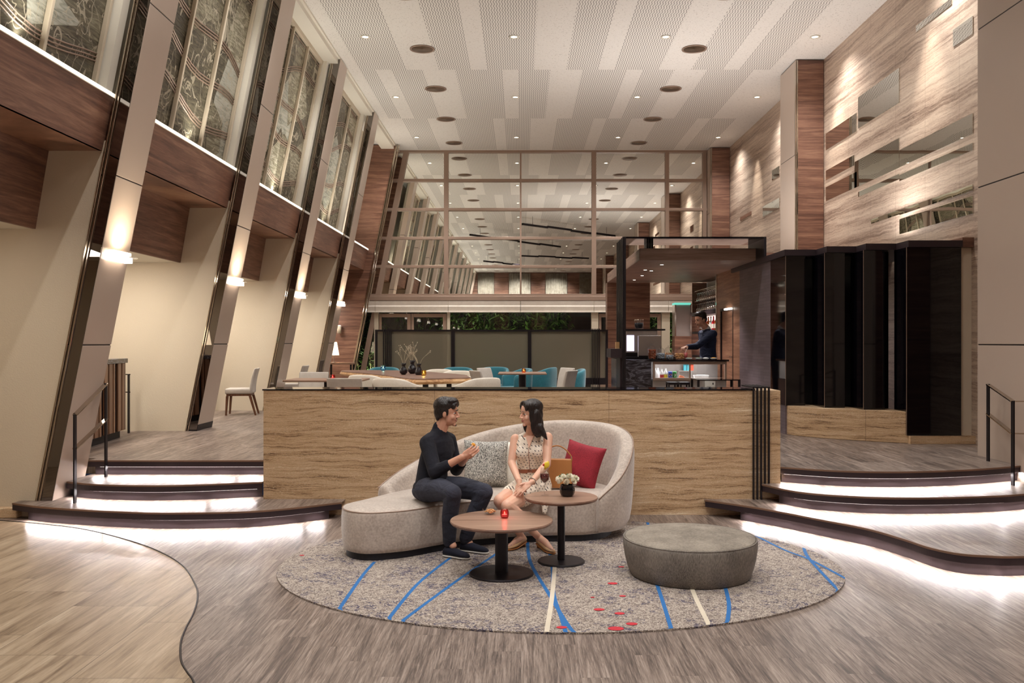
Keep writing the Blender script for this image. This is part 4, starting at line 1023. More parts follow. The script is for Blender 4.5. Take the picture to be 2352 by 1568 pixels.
# flowers
x, y = FL(1303, 1139, TZ2); o = thing('flower_vase', 'white flowers in a dark blue glass vase on the taller round table', 'vase', (x, y - .0, TZ2))
m = MB(); m.lathe([(.038, .0005), (.05, .008), (.059, .03), (.060, .06), (.054, .088), (.050, .092), (.050, .086), (.056, .058), (.05, .012), (.01, .008)], n=8); m.obj('vase', 'black_gloss', o, bevel=.006, seg=3, smooth=True)
rnd = random.Random(11)
for k, (fx, fy, fz) in enumerate(((-.052, -.02, .118), (-.01, -.045, .112), (.045, -.03, .115), (.064, .01, .13), (-.03, .02, .138), (.02, .005, .145), (.0, .05, .13), (-.06, .03, .125), (.05, .05, .13))):
    m = MB(); c = Vector((fx, fy, fz)); base = (c - Vector((0, 0, .06))).normalized()
    for p in range(60):
        a = p * 2.399; t = math.sqrt((p + .5) / 60.0); d = Vector((math.cos(a) * t, math.sin(a) * t, 0)); ax = base
        qd = ax.to_track_quat('Z', 'Y'); dirv = qd @ Vector((d.x, d.y, 1.1 - t * 1.0)).normalized(); sd = dirv.cross(qd @ Vector((d.y, -d.x, .001 + .3))).normalized()
        pl = .027 + .007 * rnd.random(); c0 = c; wv = .0095
        m.add([c0, c0 + dirv * pl * .6 + sd * wv, c0 + dirv * pl, c0 + dirv * pl * .6 - sd * wv], [(0, 1, 2, 3)])
    m.ell(c, (.012, .012, .01)); m.obj('flower', 'petal', o)
m = MB()
for p in range(22): 
    a = rnd.uniform(1.2, 3.0); c = Vector((.05 * math.cos(a) - .01, .05 * math.sin(a), .13 + .03 * rnd.random())); m.ell(c, (.011, .006, .008), RZ(rnd.uniform(0, 3)), 8, 5)
m.obj('greenery', 'leaf', o, smooth=True)
# ---- ottoman
o = thing('round_ottoman', 'large round grey tweed ottoman on the right side of the rug', 'ottoman', (.598, 0, 0)); o.location = ((1584 - CX) * 6.51 / F, 6.51, 0.012)
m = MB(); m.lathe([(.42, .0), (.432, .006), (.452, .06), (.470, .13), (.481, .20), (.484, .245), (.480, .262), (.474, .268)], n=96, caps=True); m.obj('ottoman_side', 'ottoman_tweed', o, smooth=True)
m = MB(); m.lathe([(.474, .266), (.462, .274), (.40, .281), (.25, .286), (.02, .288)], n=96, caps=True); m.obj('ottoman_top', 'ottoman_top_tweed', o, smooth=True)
m = MB(); m.tube([(.478 * math.cos(2 * math.pi * i / 64), .478 * math.sin(2 * math.pi * i / 64), .267) for i in range(65)], .005, 6); m.obj('piping', 'ottoman_tweed', o, smooth=True)

# ================================================================== RAILINGS
def railing(name, label, posts, w_=0.05, t_=0.014, mids=(1.0, .62), ext=None):
    p0 = Vector(posts[0][0]); o = thing(name, label, 'railing', tuple(p0)); tops = []
    for base, h in posts:
        b = Vector(base) - p0; m = MB(); m.box(b.x - t_ / 2, b.x + t_ / 2, b.y - w_ / 2, b.y + w_ / 2, b.z, b.z + h); m.obj('post', 'black_metal' , o, bevel=.002)
    for fr in mids:
        for (a, ha), (b, hb) in zip(posts[:-1], posts[1:]):
            A = Vector(a) - p0 + Vector((0, 0, ha * fr)); B = Vector(b) - p0 + Vector((0, 0, hb * fr)); m = MB(); hw = t_ / 2
            m.hexa([A + Vector((-.025, 0, -.012)), A + Vector((.025, 0, -.012)), B + Vector((.025, 0, -.012)), B + Vector((-.025, 0, -.012))], [A + Vector((-.025, 0, 0)), A + Vector((.025, 0, 0)), B + Vector((.025, 0, 0)), B + Vector((-.025, 0, 0))])
            m.obj('rail', 'chrome', o, bevel=.002)
    return o
railing('stair_railing', 'flat bar handrail with two posts on the left steps', [((-4.28, 8.56, .156), .85), ((-4.28, 9.20, .311), .965)])
railing('stair_railing', 'flat bar handrail with two posts on the right steps beside the pale column', [((4.84, 9.25, UF), .80), ((4.76, 8.64, .311), .82), ((5.35, 8.60, .311), .82)])
railing('stair_railing', 'short dark railing post and rail beside the slatted cabinet', [((-5.32, 12.1, UF), .80), ((-6.2, 12.1, UF), .80)], mids=(1.0, .7))

# ================================================================== LEFT LANDING
o = thing('host_cabinet', 'walnut slatted cabinet with dark stone top behind the nearest leaning column', 'cabinet', (-5.2, 10.85, UF + .001), .12)
m = MB(); m.box(-.33, .13, -.72, .74, 0.10, .96); m.obj('cabinet_body', 'black_metal', o)
m = MB(); m.box(-.36, .165, -.76, .78, .962, 1.02); m.obj('countertop', 'slab_dark', o, bevel=.004)
m = MB(); m.box(-.30, .09, -.68, .70, 0.0, .099); m.obj('kick_plate', 'plinth_black', o)
for k in range(9): 
    a = -.74 + k * .166; m = MB(); m.box(.131, .155, a, a + (.13 if k % 3 else .06), .10, .961); m.obj('slat', 'walnut_vertical', o, bevel=.004)
for k in range(3):
    a = -.32 + k * .15; m = MB(); m.box(a, a + .12, -.745, -.721, .10, .961); m.obj('slat', 'walnut_vertical', o, bevel=.004)

def dining_chair():
    o = thing('dining_chair', 'x', 'chair'); h = .79
    m = MB(); m.box(-.215, .215, -.22, .22, .36, .45); m.obj('seat', 'chair_linen', o, bevel=.02, seg=3, smooth=True)
    m = MB(); rs = []
    for k in range(8):
        t = k / 7.0; z = .37 + (h - .37) * t; yy = -.20 - .075 * t * t; th = .055 - .015 * t; cv = .015 * t
        rs.append([(-.215, yy - th / 2 , z), (0, yy - th / 2 - cv, z), (.215, yy - th / 2, z), (.215, yy + th / 2, z), (0, yy + th / 2 - cv, z), (-.215, yy + th / 2, z)])
    m.rings(rs); m.obj('backrest', 'chair_linen', o, bevel=.015, seg=3, smooth=True)
    m = MB(); m.box(-.2, .2, -.2, .2, .325, .359); m.obj('apron', 'chair_leg_wood', o, bevel=.004)
    for sx in (-1, 1):
        for sy, sp in ((1, .02), (-1, -.09)):
            m = MB(); x = sx * .185; y = sy * .185
            m.hexa([(x - .014, y + sp - .014, 0), (x + .014, y + sp - .014, 0), (x + .014, y + sp + .014, 0), (x - .014, y + sp + .014, 0)], [(x - .021, y - .021, .324), (x + .021, y - .021, .324), (x + .021, y + .021, .324), (x - .021, y + .021, .324)]); m.obj('leg', 'chair_leg_wood', o)
    return o
dc = dining_chair(); first = [True]
def chair(x, y, face, label):
    o = dc if first[0] else dup(dc, (x, y, UF)); first[0] = False; o.location = (x, y, UF)
    o.location = (x, y, UF + .001); o.rotation_euler = (0, 0, face); o['label'] = label; o['group'] = 'pale upholstered dining chairs'; return o
PI = math.pi
chair(-4.78, 15.2, PI / 2 + .15, 'pale upholstered chair with walnut legs at the alcove desk behind the second leaning column')
chair(-5.0, 12.95, PI / 2 + .2, 'pale upholstered chair hidden behind the second leaning column, only a hind leg showing')
chair(-4.35, 16.9, PI / 2, 'pale upholstered chair beyond the third leaning column, turned to the alcove')
chair((752 - CX) * 13.0 / F - .22, 12.9, PI + .05, 'pale grey chair on the far side of the near left square table')
chair((801 - CX) * 11.25 / F, 11.2, .03, 'pale grey chair seen from behind at the near left square table with the red candle')
chair(-5.15, 17.7, PI / 2, 'pale grey chair mostly hidden behind the foot of the third leaning column')
chair((1128 - CX) * 14.0 / F, 14.0, -PI / 2 + .45, 'pale chair left of the small far table, nearer one')
chair((1143 - CX) * 15.3 / F, 15.2, -PI / 2 - .5, 'pale chair at the left of the small far table, farther one of that side')
chair((1277 - CX) * 14.0 / F, 14.0, PI / 2 - .45, 'pale chair at the right of the small far table, nearer one of that side')
chair((1272 - CX) * 15.3 / F, 15.2, PI / 2 + .5, 'pale chair at the right of the small far table, farther one of that side')
def tub(mat, name='tub_chair'):
    o = thing(name, 'x', 'armchair'); m = MB(); rs = []
    n = 22
    for k in range(n + 1):
        a = math.radians(-25 - 130 - 0) + math.radians(0); 
        t = k / n; ang = math.radians(20 - 220 * t)    # from right front round the back to left front
        rx, ry = .31, .29; top = .76 - .14 * (abs(t - .5) * 2) ** 2.2; cx_, sy_ = math.cos(ang), math.sin(ang)
        ex = abs(cx_) ** .65 * (1 if cx_ > 0 else -1); ey = abs(sy_) ** .65 * (1 if sy_ > 0 else -1)
        def q(s, z): return (ex * rx * s, ey * ry * s, z)
        rs.append([q(.86, .18), q(.98, .3), q(1.04, top - .03), q(1.0, top), q(.86, top), q(.82, top - .03), q(.78, .42), q(.74, .2)])
    m.rings(rs); m.obj('shell', mat, o, smooth=True, sub=1)
    m = MB(); m.box(-.24, .24, -.22, .30, .30, .43); m.obj('seat', mat, o, bevel=.04, seg=4, smooth=True)
    m = MB(); m.box(-.24, .24, -.22, .28, .17, .299); m.obj('base', mat, o, bevel=.02)
    for sx in (-1, 1):
        for sy in (-1, 1):
            m = MB(); m.tube([(sx * .2, sy * .19, .169), (sx * .22, sy * .21, 0)], [.018, .010], 10); m.obj('leg', 'chair_leg_wood', o)
    return o
tw = tub('tub_ivory'); tt = tub('tub_teal')
fl = {'w': True, 't': True}
def tubc(kind, x, y, face, label):
    src = tw if kind == 'w' else tt
    o = src if fl[kind] else dup(src, (0, 0, 0)); fl[kind] = False
    o.location = (x, y, UF + .001); o.rotation_euler = (0, 0, face); o['label'] = label; o['group'] = 'ivory tub chairs' if kind == 'w' else 'teal tub chairs'
tubc('w', (853 - CX) * 13.1 / F, 13.15, -.45, 'ivory tub chair at the near side of the live edge table, leftmost of three')
tubc('w', (912 - CX) * 11.9 / F, 12.0, -.45, 'ivory tub chair at the near side of the live edge table, beside the square table')
tubc('w', (1092 - CX) * 12.15 / F, 12.1, .7, 'ivory tub chair at the near right end of the live edge table')
tubc('w', (1040 - CX) * 14.4 / F, 14.6, PI - .3, 'ivory tub chair behind the right end of the live edge table')
tubc('w', (993 - CX) * 15.2 / F, 15.4, PI - .4, 'ivory tub chair behind the middle of the live edge table')
tubc('t', (880 - CX) * 16.8 / F, 16.75, PI, 'teal tub chair behind the far left end of the live edge table')
tubc('t', -1.2, 16.7, PI, 'teal tub chair before the mesh divider, right of the black vases')
tubc('t', -.56, 16.9, PI - .3, 'teal tub chair behind the left chairs of the small far table')
tubc('t', -.12, 16.1, PI / 2 + .4, 'teal tub chair under the left end of the small far table')
tubc('t', .36, 16.9, -PI / 2 - .4 + PI, 'teal tub chair under the right end of the small far table')
tubc('t', (1306 - CX) * 15.9 / F, 15.9, PI / 2 + .1, 'teal tub chair at the far right of the divider')

def sqtable(x, y, wx, wy, label, base_r=.045):
    o = thing('dining_table', label, 'table', (x, y, UF + .001)); m = MB(); m.box(-wx / 2, wx / 2, -wy / 2, wy / 2, .71, .735); m.obj('tabletop', 'table_oak', o, bevel=.008)
    m = MB(); m.lathe([(base_r, .013), (base_r, .709)], n=20); m.obj('pedestal', 'black_metal', o)
    m = MB(); m.box(-.25, .25, -.25, .25, 0, .012); m.obj('base', 'black_metal', o); return o
sqtable((752 - CX) * 12.0 / F, 12.0, 1.02, .72, 'square wood topped table with the red candle behind the left end of the low wall')
sqtable(.02, 14.6, .78, .78, 'small wood topped table with an orange candle, four pale chairs round it', .06)
votive((764 - CX) * 11.75 / F, 11.75, UF + .737, 'red glass candle holder on the square table at left', 'glass_red', 'flame', 1.1)
votive((1203 - CX) * 14.5 / F, 14.5, UF + .737, 'orange glass candle holder on the small far table', 'glass_orange', 'flame_warm', 1.1)
# live edge slab
o = thing('live_edge_table', 'long live edge wood slab table on black legs behind the low wall', 'table', (-1.9, 14, UF + .001))
edge = [(-3.10, 15.35), (-2.75, 14.65), (-2.45, 14.25), (-2.2, 13.7), (-1.95, 13.2), (-1.75, 12.65), (-1.42, 12.08), (-.95, 12.30), (-.72, 12.52), (-.78, 13.0), (-.86, 13.6), (-1.3, 14.5), (-1.75, 15.3), (-2.2, 15.7), (-3.0, 15.85)]
ep = smoothpath([(x + 1.9, y - 14, 0) for x, y in edge], 4, True); rnd = random.Random(9)
m = MB(); m.rings([[(p.x, p.y, z) for p in ins_closed(ep, d)] for d, z in ((.05, .655), (.0, .665), (-.02, .69), (-.005, .722))]); m.obj('live_edge', 'live_edge_wood', o)
m = MB(); m.prism([(p.x, p.y) for p in ins_closed(ep, .002)], .7221, .735); m.obj('tabletop', 'slab_top', o)
for lx, ly in ((.55, -1.35), (.85, -1.0), (-.2, -.2), (.35, .4), (-.9, 1.4)):
    m = MB(); m.box(lx - .035, lx + .035, ly - .035, ly + .035, 0, .654); m.obj('leg', 'black_metal', o)
ZT = UF + .737
def vase(px, D, s, label, prof, branch=True, seed=1):
    x = (px - CX) * D / F; o = thing('bud_vase', label, 'vase', (x, D, ZT), 0, 'black bud vases'); m = MB(); m.lathe([(r * s, z * s) for r, z in prof], n=28); m.obj('vase', 'ceramic_black', o, smooth=True)
    rnd = random.Random(seed); m = MB()
    for k in range(5):
        a = rnd.uniform(-1, 1); tip = Vector((a * .16, rnd.uniform(-.05, .05), .30 * s + rnd.uniform(.02, .14))); mid = Vector((a * .05, 0, .24 * s)); m.tube(smoothpath([(0, 0, .1 * s), tuple(mid), tuple(tip)], 4), [.0022] * 8 + [.0014], 5)
        for q in range(3):
            t2 = tip + Vector((rnd.uniform(-.04, .04), rnd.uniform(-.03, .03), rnd.uniform(-.01, .05))); m.tube([mid.lerp(tip, .6), t2], [.0015, .0011], 5); m.ell(t2, (.007, .007, .007), None, 8, 5)
    if branch: m.obj('dried_branches', 'twig', o, smooth=True)
pa = [(.03, 0.0005), (.062, .03), (.068, .06), (.05, .1), (.028, .13), (.030, .15), (.048, .19), (.044, .19), (.02, .14)]
pb = [(.045, 0.0005), (.062, .02), (.058, .05), (.04, .1), (.026, .13), (.03, .15), (.046, .18), (.04, .18), (.02, .13)]
vase(927, 13.6, .92, 'round bellied black vase with dried branches, leftmost on the live edge table', pa, True, 3)
vase(947, 14.0, 1.1, 'tallest black vase with dried branches, standing behind the two others', pa, True, 5)
vase(962, 13.5, .95, 'tapered black vase with dried branches, rightmost on the live edge table', pb, True, 8)
votive((973 - CX) * 13.2 / F, 13.2, ZT, 'gold glass candle holder on the live edge table', 'glass_amber', 'flame_warm', 1.3)
votive((880 - CX) * 15.5 / F, 15.5, ZT, 'blue glass candle holder at the far end of the live edge table', 'glass_blue', 'flame_warm', 1.5)
# table lamps
def tlamp(x, y, z, label, s=1.0):
    o = thing('table_lamp', label, 'lamp', (x, y, z)); m = MB(); m.lathe([(.15 * s, .22 * s), (.085 * s, .60 * s), (.083 * s, .60 * s), (.148 * s, .22 * s)], n=28, caps=False); m.obj('lamp_shade', 'lamp_shade_lit', o, smooth=True)
    m = MB(); m.lathe([(.07 * s, 0), (.07 * s, .01), (.008, .02), (.008, .5 * s)], n=16); m.obj('lamp_base', 'silver', o)
    point((x, y, z + .4 * s), 14, (1, .8, .55), .05, 'lamp_bulb'); return o
tlamp(-5.06, 10.5, UF + 1.022, 'glowing table lamp on the slatted cabinet, seen reflected in the second leaning column', .75)
o = thing('wall_desk', 'slim wall desk in the alcove before the upholstered chair', 'desk', (-5.9, 15.3, UF)); m = MB(); m.box(-.58, .45, -.35, .35, .72, .75); m.obj('desktop', 'table_oak', o); m = MB(); m.box(-.58, -.5, -.3, .3, 0, .719); m.obj('support', 'plaster', o)
o = thing('lamp_console', 'narrow console under the far table lamp beside the walnut pier', 'table', (-4.3, 21.3, UF + .001)); m = MB(); m.box(-.3, .3, -.2, .2, .70, .74); m.obj('tabletop', 'table_oak', o)
for sx in (-1, 1):
    for sy in (-1, 1): m = MB(); m.box(sx * .27 - .02, sx * .27 + .02, sy * .17 - .02, sy * .17 + .02, 0, .699); m.obj('leg', 'black_metal', o)
tlamp((765 - CX) * 21.2 / F + .02, 21.2, UF + .742, 'glowing table lamp on the console before the leaning walnut pier', .82)
o = thing('small_sconce', 'small cylindrical wall light on the leaning walnut pier', 'wall lamp', (-4.70, 23.06, 1.92)); m = MB(); m.lathe([(.05, 0), (.055, .2)], n=20); m.obj('shade', 'cream_frame', o, smooth=True); m = MB(); m.lathe([(.045, .201), (.01, .21)], n=16); m.obj('light', 'led_white', o); m = MB(); m.box(-.02, .02, .04, .105, .05, .12); m.obj('bracket', 'black_metal', o)

# ================================================================== MESH DIVIDER
o = thing('mesh_divider', 'long black framed divider with sheer mesh panels behind the dining tables', 'divider', (0, 17.5, UF)); YD = 0
x0, x1 = -2.86, 1.70; zt, zb = 1.475, .53
for a, b in ((x0, x0 + .045), (-1.37, -1.30), (.13, .20), (x1 - .045, x1)):
    m = MB(); m.box(a, b, -.03, .03, .32, zt); m.obj('post', 'black_metal', o)
m = MB(); m.box(x0, x1, -.031, .031, zt - .035, zt); m.box(x0, x1, -.031, .031, .40, zb); m.obj('frame', 'black_metal', o)
for a, b in ((x0 + .045, -1.37), (-1.30, .13), (.20, x1 - .045)):
    m = MB(); m.box(a, b, -.004, .004, zb, zt - .035); m.obj('mesh_panel', 'divider_sheer', o)
for base in (-2.70, 1.38):
    for k in range(5): m = MB(); m.box(base + k * .036, base + k * .036 + .018, -.06, -.034, .34, zt + .02); m.obj('bar', 'black_metal', o)
m = MB(); m.box(x0, 1.76, 17.3, 17.7, UF, UF + .32); struct(m.obj('baseboard_back', 'travertine_warm'))
# ================================================================== BAR KIOSK
o = thing('portal', 'tall black ribbed metal portal frame in front of the wood canopy', 'frame', (1.48, 12.9, UF)); hf = 3.22 - UF
m = MB(); m.box(0, .035, 0, .9, 0, hf); m.obj('post', 'black_metal', o)
for k in range(6): m = MB(); m.box(-.012, .0, k * .155 + .01, k * .155 + .075, 0, hf); m.obj('rib', 'black_metal', o)
m = MB(); m.box(2.03, 2.065, 0, .9, 2.93 - UF, hf); m.obj('post', 'black_metal', o)
m = MB(); m.box(.036, 2.029, 0, .9, hf - .025, hf); m.obj('top_panel', 'black_gloss', o)
for a in (.42,):
    for k in range(3): m = MB(); m.box(a + k * .04, a + k * .04 + .018, .6, .9, 3.101 - UF, hf - .026); m.obj('bar', 'black_metal', o)
m = MB(); m.box(1.77, 3.62, 13.35, 18.35, 2.92, 3.10); c = tag(m.obj('wood_canopy', 'walnut_canopy', bevel=.01), 'walnut clad canopy roof over the bar counter', 'canopy')
for k, (px, py) in enumerate(((1520, 607), (1482, 619), (1496, 621), (1475, 632), (1457, 642))):
    D = 1.22 * F / (CY - py); x = (px - CX) * D / F; o = thing('canopy_downlight', 'tiny recessed spotlight under the bar canopy, %s of five' % ['nearest', 'second', 'third', 'fourth', 'farthest'][k], 'ceiling light', (x, D, 2.92), 0, 'canopy spotlights'); m = MB(); m.lathe([(.05, -.0005), (.05, -.006), (.03, -.007)], n=20); m.obj('rim', 'silver', o); m = MB(); m.lathe([(.028, -.0075), (.005, -.008)], n=16); m.obj('bulb', 'led_white', o)
    spot((x, D, 2.9), 28, 100, .7, (1, .88, .84), .03)
spot((2.7, 14.9, 2.9), 100, 110, .7, (1, .92, .90), .03); spot((2.3, 16.2, 2.9), 90, 110, .8, (1, .92, .90), .03); spot((3.0, 16.9, 2.9), 90, 110, .7, (1, .88, .84), .03)  # three bare spots under the canopy, no fittings, lighting the bar
m = MB(); m.box(1.77, 2.65, 18.36, 18.7, UF, 2.919); tag(m.obj('walnut_pillar', 'walnut'), 'broad walnut clad pillar at the back left of the bar', 'pillar')
m = MB(); m.box(3.54, 3.74, 14.461, 14.9, UF, 2.92); m.box(3.54, 3.74, 15.85, 16.1, UF, 2.92); m.box(3.54, 3.74, 14.9, 15.85, 2.28, 2.92); struct(m.obj('wall_bar', 'walnut_pale'))
o = bpy.data.objects.new('door_4', None); COL.objects.link(o); struct(o)
m = MB(); m.box(3.56, 3.60, 14.94, 15.81, UF, 2.24); dl = m.obj('door_leaf', 'walnut_pale', o); m = MB(); m.tube([(3.56, 15.02, 1.45), (3.53, 15.02, 1.45), (3.53, 15.12, 1.45)], .007, 8); m.obj('door_handle', 'silver', dl, smooth=True)
m = MB(); m.box(3.535, 3.60, 14.9, 14.94, UF, 2.28); m.box(3.535, 3.60, 15.81, 15.85, UF, 2.28); m.box(3.535, 3.60, 14.94, 15.81, 2.24, 2.28); m.obj('door_frame', 'black_metal', o)
m = MB(); m.box(3.50, 3.54, 14.95, 15.4, 2.245, 2.275); tag(m.obj('door_light', 'led_white'), 'short linear light over the walnut service door', 'light')
# back-bar niche
o = thing('back_bar', 'lit back bar shelving niche behind the bartender', 'shelf', (3.54, 16.1, UF))
m = MB(); m.box(.30, .34, 0, 2.4, 0, 1.76); m.obj('lit_back', 'backbar_glow', o); m = MB(); m.box(.30, .34, 0, 2.4, 1.761, 2.455); m.obj('upper_back', 'brushed_steel', o)
for a in (0, 2.37): m = MB(); m.box(0, .30, a, a + .03, 0, 2.455); m.obj('side_panel', 'walnut', o)
for z in (1.40, .92, .45): m = MB(); m.box(0, .298, .031, 2.369, z, z + .045); m.obj('shelf', 'step_nosing', o)
m = MB(); m.box(-.01, .298, .031, 2.369, 1.76, 1.83); m.obj('rack_beam', 'step_nosing', o)
m = MB(); m.box(-.02, 0.0, 0, .06, 0, 2.455); m.obj('edge_post', 'silver', o)
# teal lit tall cabinet
o = thing('tall_glass_cabinet', 'tall narrow cabinet with teal lit glass top left of the bartender', 'cabinet', (3.08, 17.9, UF))
m = MB(); m.box(0, .34, 0, .3, 0, 1.35); m.obj('cabinet_body', 'walnut', o); m = MB(); m.box(.03, .31, .03, .3, 1.351, 1.98); m.obj('upper_panel', 'brushed_steel', o); m = MB(); m.box(.0, .32, -.005, .3, 1.981, 2.02); m.obj('lit_top', 'teal_glow', o)
m = MB(); m.box(0, .03, 0, .3, 1.35, 1.98); m.box(.31, .34, 0, .3, 1.35, 2.0); m.obj('frame', 'silver', o)
# bottles & hanging glasses
def bottle(name, mat, lbl, capm='black_metal', labelm='paper', r=.035, h=.28):
    o = thing(name, lbl, 'bottle'); m = MB(); m.lathe([(r * .9, .0005), (r, .006), (r, h * .6), (r * .4, h * .76), (r * .36, h * .95)], n=16); m.obj('bottle_body', mat, o, smooth=True)
    m = MB(); m.lathe([(r * .42, h * .951), (r * .42, h)], n=12); m.obj('cap', capm, o)
    m = MB(); m.lathe([(r + .0008, h * .18), (r + .0008, h * .48)], n=16, caps=False); m.obj('label_band', labelm, o, smooth=True); return o
b1 = bottle('liquor_bottle', 'amber_liquor', 'x'); b2 = bottle('liquor_bottle', 'clear_bottle', 'x'); b3 = bottle('liquor_bottle', 'can_red', 'x', 'can_red')
k = 0; used = set()
for row, (z, nm) in enumerate(((1.446, 'upper'), (.966, 'lower'))):
    for j in range(9):
        src = (b3, b2, b1)[(j + row) % 3]; pos = (3.54 + .13, 16.32 + j * .235, UF + z)
        lb = '%s liquor bottle on the %s back bar shelf' % (('red', 'clear', 'amber')[(j + row) % 3], nm); g = '%s bottles on the %s back bar shelf' % (('red', 'clear', 'amber')[(j + row) % 3], nm)
        if src.name in used: dup(src, pos, 0, lb, g)
        else: used.add(src.name); src.location = pos; src['label'] = lb; src['group'] = g
o = thing('hanging_glass', 'clear stemmed glass hanging upside down from the rack above the back bar', 'glass', (0, 0, 0), 0, 'hanging glasses over the back bar'); m = MB(); m.lathe([(.033, .16), (.033, .158), (.004, .15), (.004, .08), (.03, .06), (.036, .03), (.030, 0), (.029, 0), (.034, .03)], n=14, caps=False); m.obj('glass', 'silver', o, smooth=True)
hg = o; f_ = True
for rz_ in (1.95, 2.16):
    for r in range(3):
        for j in range(12):
            pos = (3.59 + r * .09, 16.25 + j * .17, UF + rz_ - .11)
            lb = 'clear stemmed glass hanging above the back bar, %s tier, %s row' % ('lower' if rz_ < 2 else 'upper', ('front', 'middle', 'back')[r])
            if f_: hg.location = pos; hg['label'] = lb; f_ = False
            else: dup(hg, pos, 0, lb)
m = MB()
for z in (2.00 , 2.21): 
    for r in range(3): m.box(3.585 + r * .09 - .02, 3.585 + r * .09 - .012, 16.14, 18.44, UF + z + .052, UF + z + .06)
tag(m.obj('glass_rack', 'silver'), 'slim metal rails holding the hanging glasses above the back bar', 'rack')
# counters
o = thing('marble_counter', 'dark veined marble bar counter block carrying the coffee machine', 'counter', (1.52, 13.45, UF)); m = MB(); m.box(0, .44, 0, 1.6, 0, .965); m.obj('counter_body', 'slab_dark', o); m = MB(); m.box(-.01, .9, .51, 1.62, .973, 1.0); m.obj('countertop', 'black_metal', o); m = MB(); m.box(.441, .88, .66, 1.6, 0, .965); m.obj('counter_side', 'walnut', o)
CZ = UF + 1.0005
o = thing('display_case', 'glass fronted bronze framed display counter in front of the bartender', 'counter', (1.965, 13.3, UF)); wd = 1.10; dp = .6
m = MB(); m.box(0, wd, 0.03, dp, 0, .66); m.obj('case_base', 'brushed_steel', o)
m = MB(); m.box(-.03, wd + .03, -.02, dp + .05, .945, .972); m.obj('countertop', 'black_gloss', o)
m = MB()
m.box(0, wd, 0, .025, .661, .70); m.box(0, wd, 0, .025, .90, .944)
for a in (0, wd * .5 - .012, wd - .03): m.box(a, a + (.03 if a != wd * .5 - .012 else .024), 0, .025, .70, .90)
m.obj('case_frame', 'bronze_frame', o, bevel=.003)
m = MB(); m.box(0.01, wd - .01, .026, dp, .661, .675); m.obj('case_floor', 'brushed_steel', o)
m = MB(); m.box(0.01, wd - .01, dp - .02, dp, .676, .944); m.obj('case_back', 'brushed_steel', o)
m = MB(); m.box(.03, wd - .03, .010, .013, .70, .90); m.obj('glass_front', 'clear_glass', o)
m = MB(); m.box(.002, .006, .026, dp - .02, .676, .944); m.obj('glass_side', 'clear_glass', o)
m = MB(); m.box(.05, wd - .05, .05, .07, .930, .942); m.obj('light_strip', 'led_white', o)
area((1.965 + wd / 2, 13.45, UF + .93), 1.0, .2, 7, (1.965 + wd / 2, 13.45, 0), (1, .96, .95), 'case_lamp')
FZ = UF + .6755
def sm(name, px, D, z, label, cat, build, group=None):
    o = thing(name, label, cat, ((px - CX) * D / F, D, z), 0, group); build(o); return o
def plastic(labelm, h=.165, r=.028):
    def b(o):
        m = MB(); m.lathe([(r, 0), (r, h * .62), (r * .4, h * .88), (r * .4, h * .93)], n=18); m.obj('bottle_body', 'can_white', o, smooth=True)
        m = MB(); m.lathe([(r * .45, h * .931), (r * .45, h)], n=12); m.obj('cap', 'can_white', o); m = MB(); m.lathe([(r + .001, h * .1), (r + .001, h * .45)], n=18, caps=False); m.obj('label_band', labelm, o)
    return b
sm('milk_bottle', 1505, 13.42, FZ, 'plain white bottle at the far left inside the display case', 'bottle', plastic('can_white'))
sm('milk_bottle', 1511, 13.50, FZ, 'second white bottle, right behind the leftmost one in the case', 'bottle', plastic('can_white'))
sm('juice_bottle', 1520, 13.42, FZ, 'white bottle with a red label in the display case', 'bottle', plastic('can_red', .15))
sm('juice_bottle', 1529, 13.42, FZ, 'white bottle with a yellow label in the display case', 'bottle', plastic('can_yellow', .16))
def can(mat, deco):
    def b(o):
        m = MB(); m.lathe([(.026, 0), (.031, .006), (.031, .108), (.026, .116), (.025, .114)], n=24); m.obj('can_body', mat, o, smooth=True)
        deco(o)
    return b
def wrap(o, name, mat, cx_, cz, outline, r=.0316):
    m = MB(); pts = []
    for (u, v) in outline: a = -math.pi / 2 + u / r; pts.append((r * math.cos(a), r * math.sin(a), cz + v))
    m.add(pts, [tuple(range(len(pts)))]); m.obj(name, mat, o, solid=.0006)
def d_blue(o):
    R_ = .021
    wrap(o, 'emblem', 'can_white', 0, .058, [(R_ * math.cos(t * .3927), R_ * math.sin(t * .3927)) for t in range(16)])
    wrap(o, 'emblem', 'can_red', 0, .058, [(R_ * .95 * math.cos(t), R_ * .95 * math.sin(t)) for t in (.35, .8, 1.2, 1.57, 2.0, 2.5, 3.0)] + [(-.008, .000), (.004, .008)], .0322)
    wrap(o, 'emblem', 'can_blue', 0, .058, [(R_ * .95 * math.cos(t), R_ * .95 * math.sin(t)) for t in (3.6, 4.0, 4.7, 5.3, 5.9)] + [(.006, -.006), (-.006, -.007)], .0322)
def d_green(o):
    wrap(o, 'numeral', 'can_white', 0, .06, [(-.013, .02), (.013, .02), (.013, .012), (0, -.022), (-.008, -.022), (.004, .012), (-.013, .012)], .032)
    wrap(o, 'emblem', 'can_red', 0, .075, [(.007 + .006 * math.cos(t), .002 + .006 * math.sin(t)) for t in (0, .8, 1.6, 2.4, 3.2, 4, 4.8, 5.6)], .0326)
sm('drink_can', 1539.5, 13.40, FZ, 'blue drink can with round red white emblem in the display case', 'can', can('can_blue', d_blue))
sm('drink_can', 1549.5, 13.40, FZ, 'green drink can with white numeral seven in the display case', 'can', can('can_green', d_green))
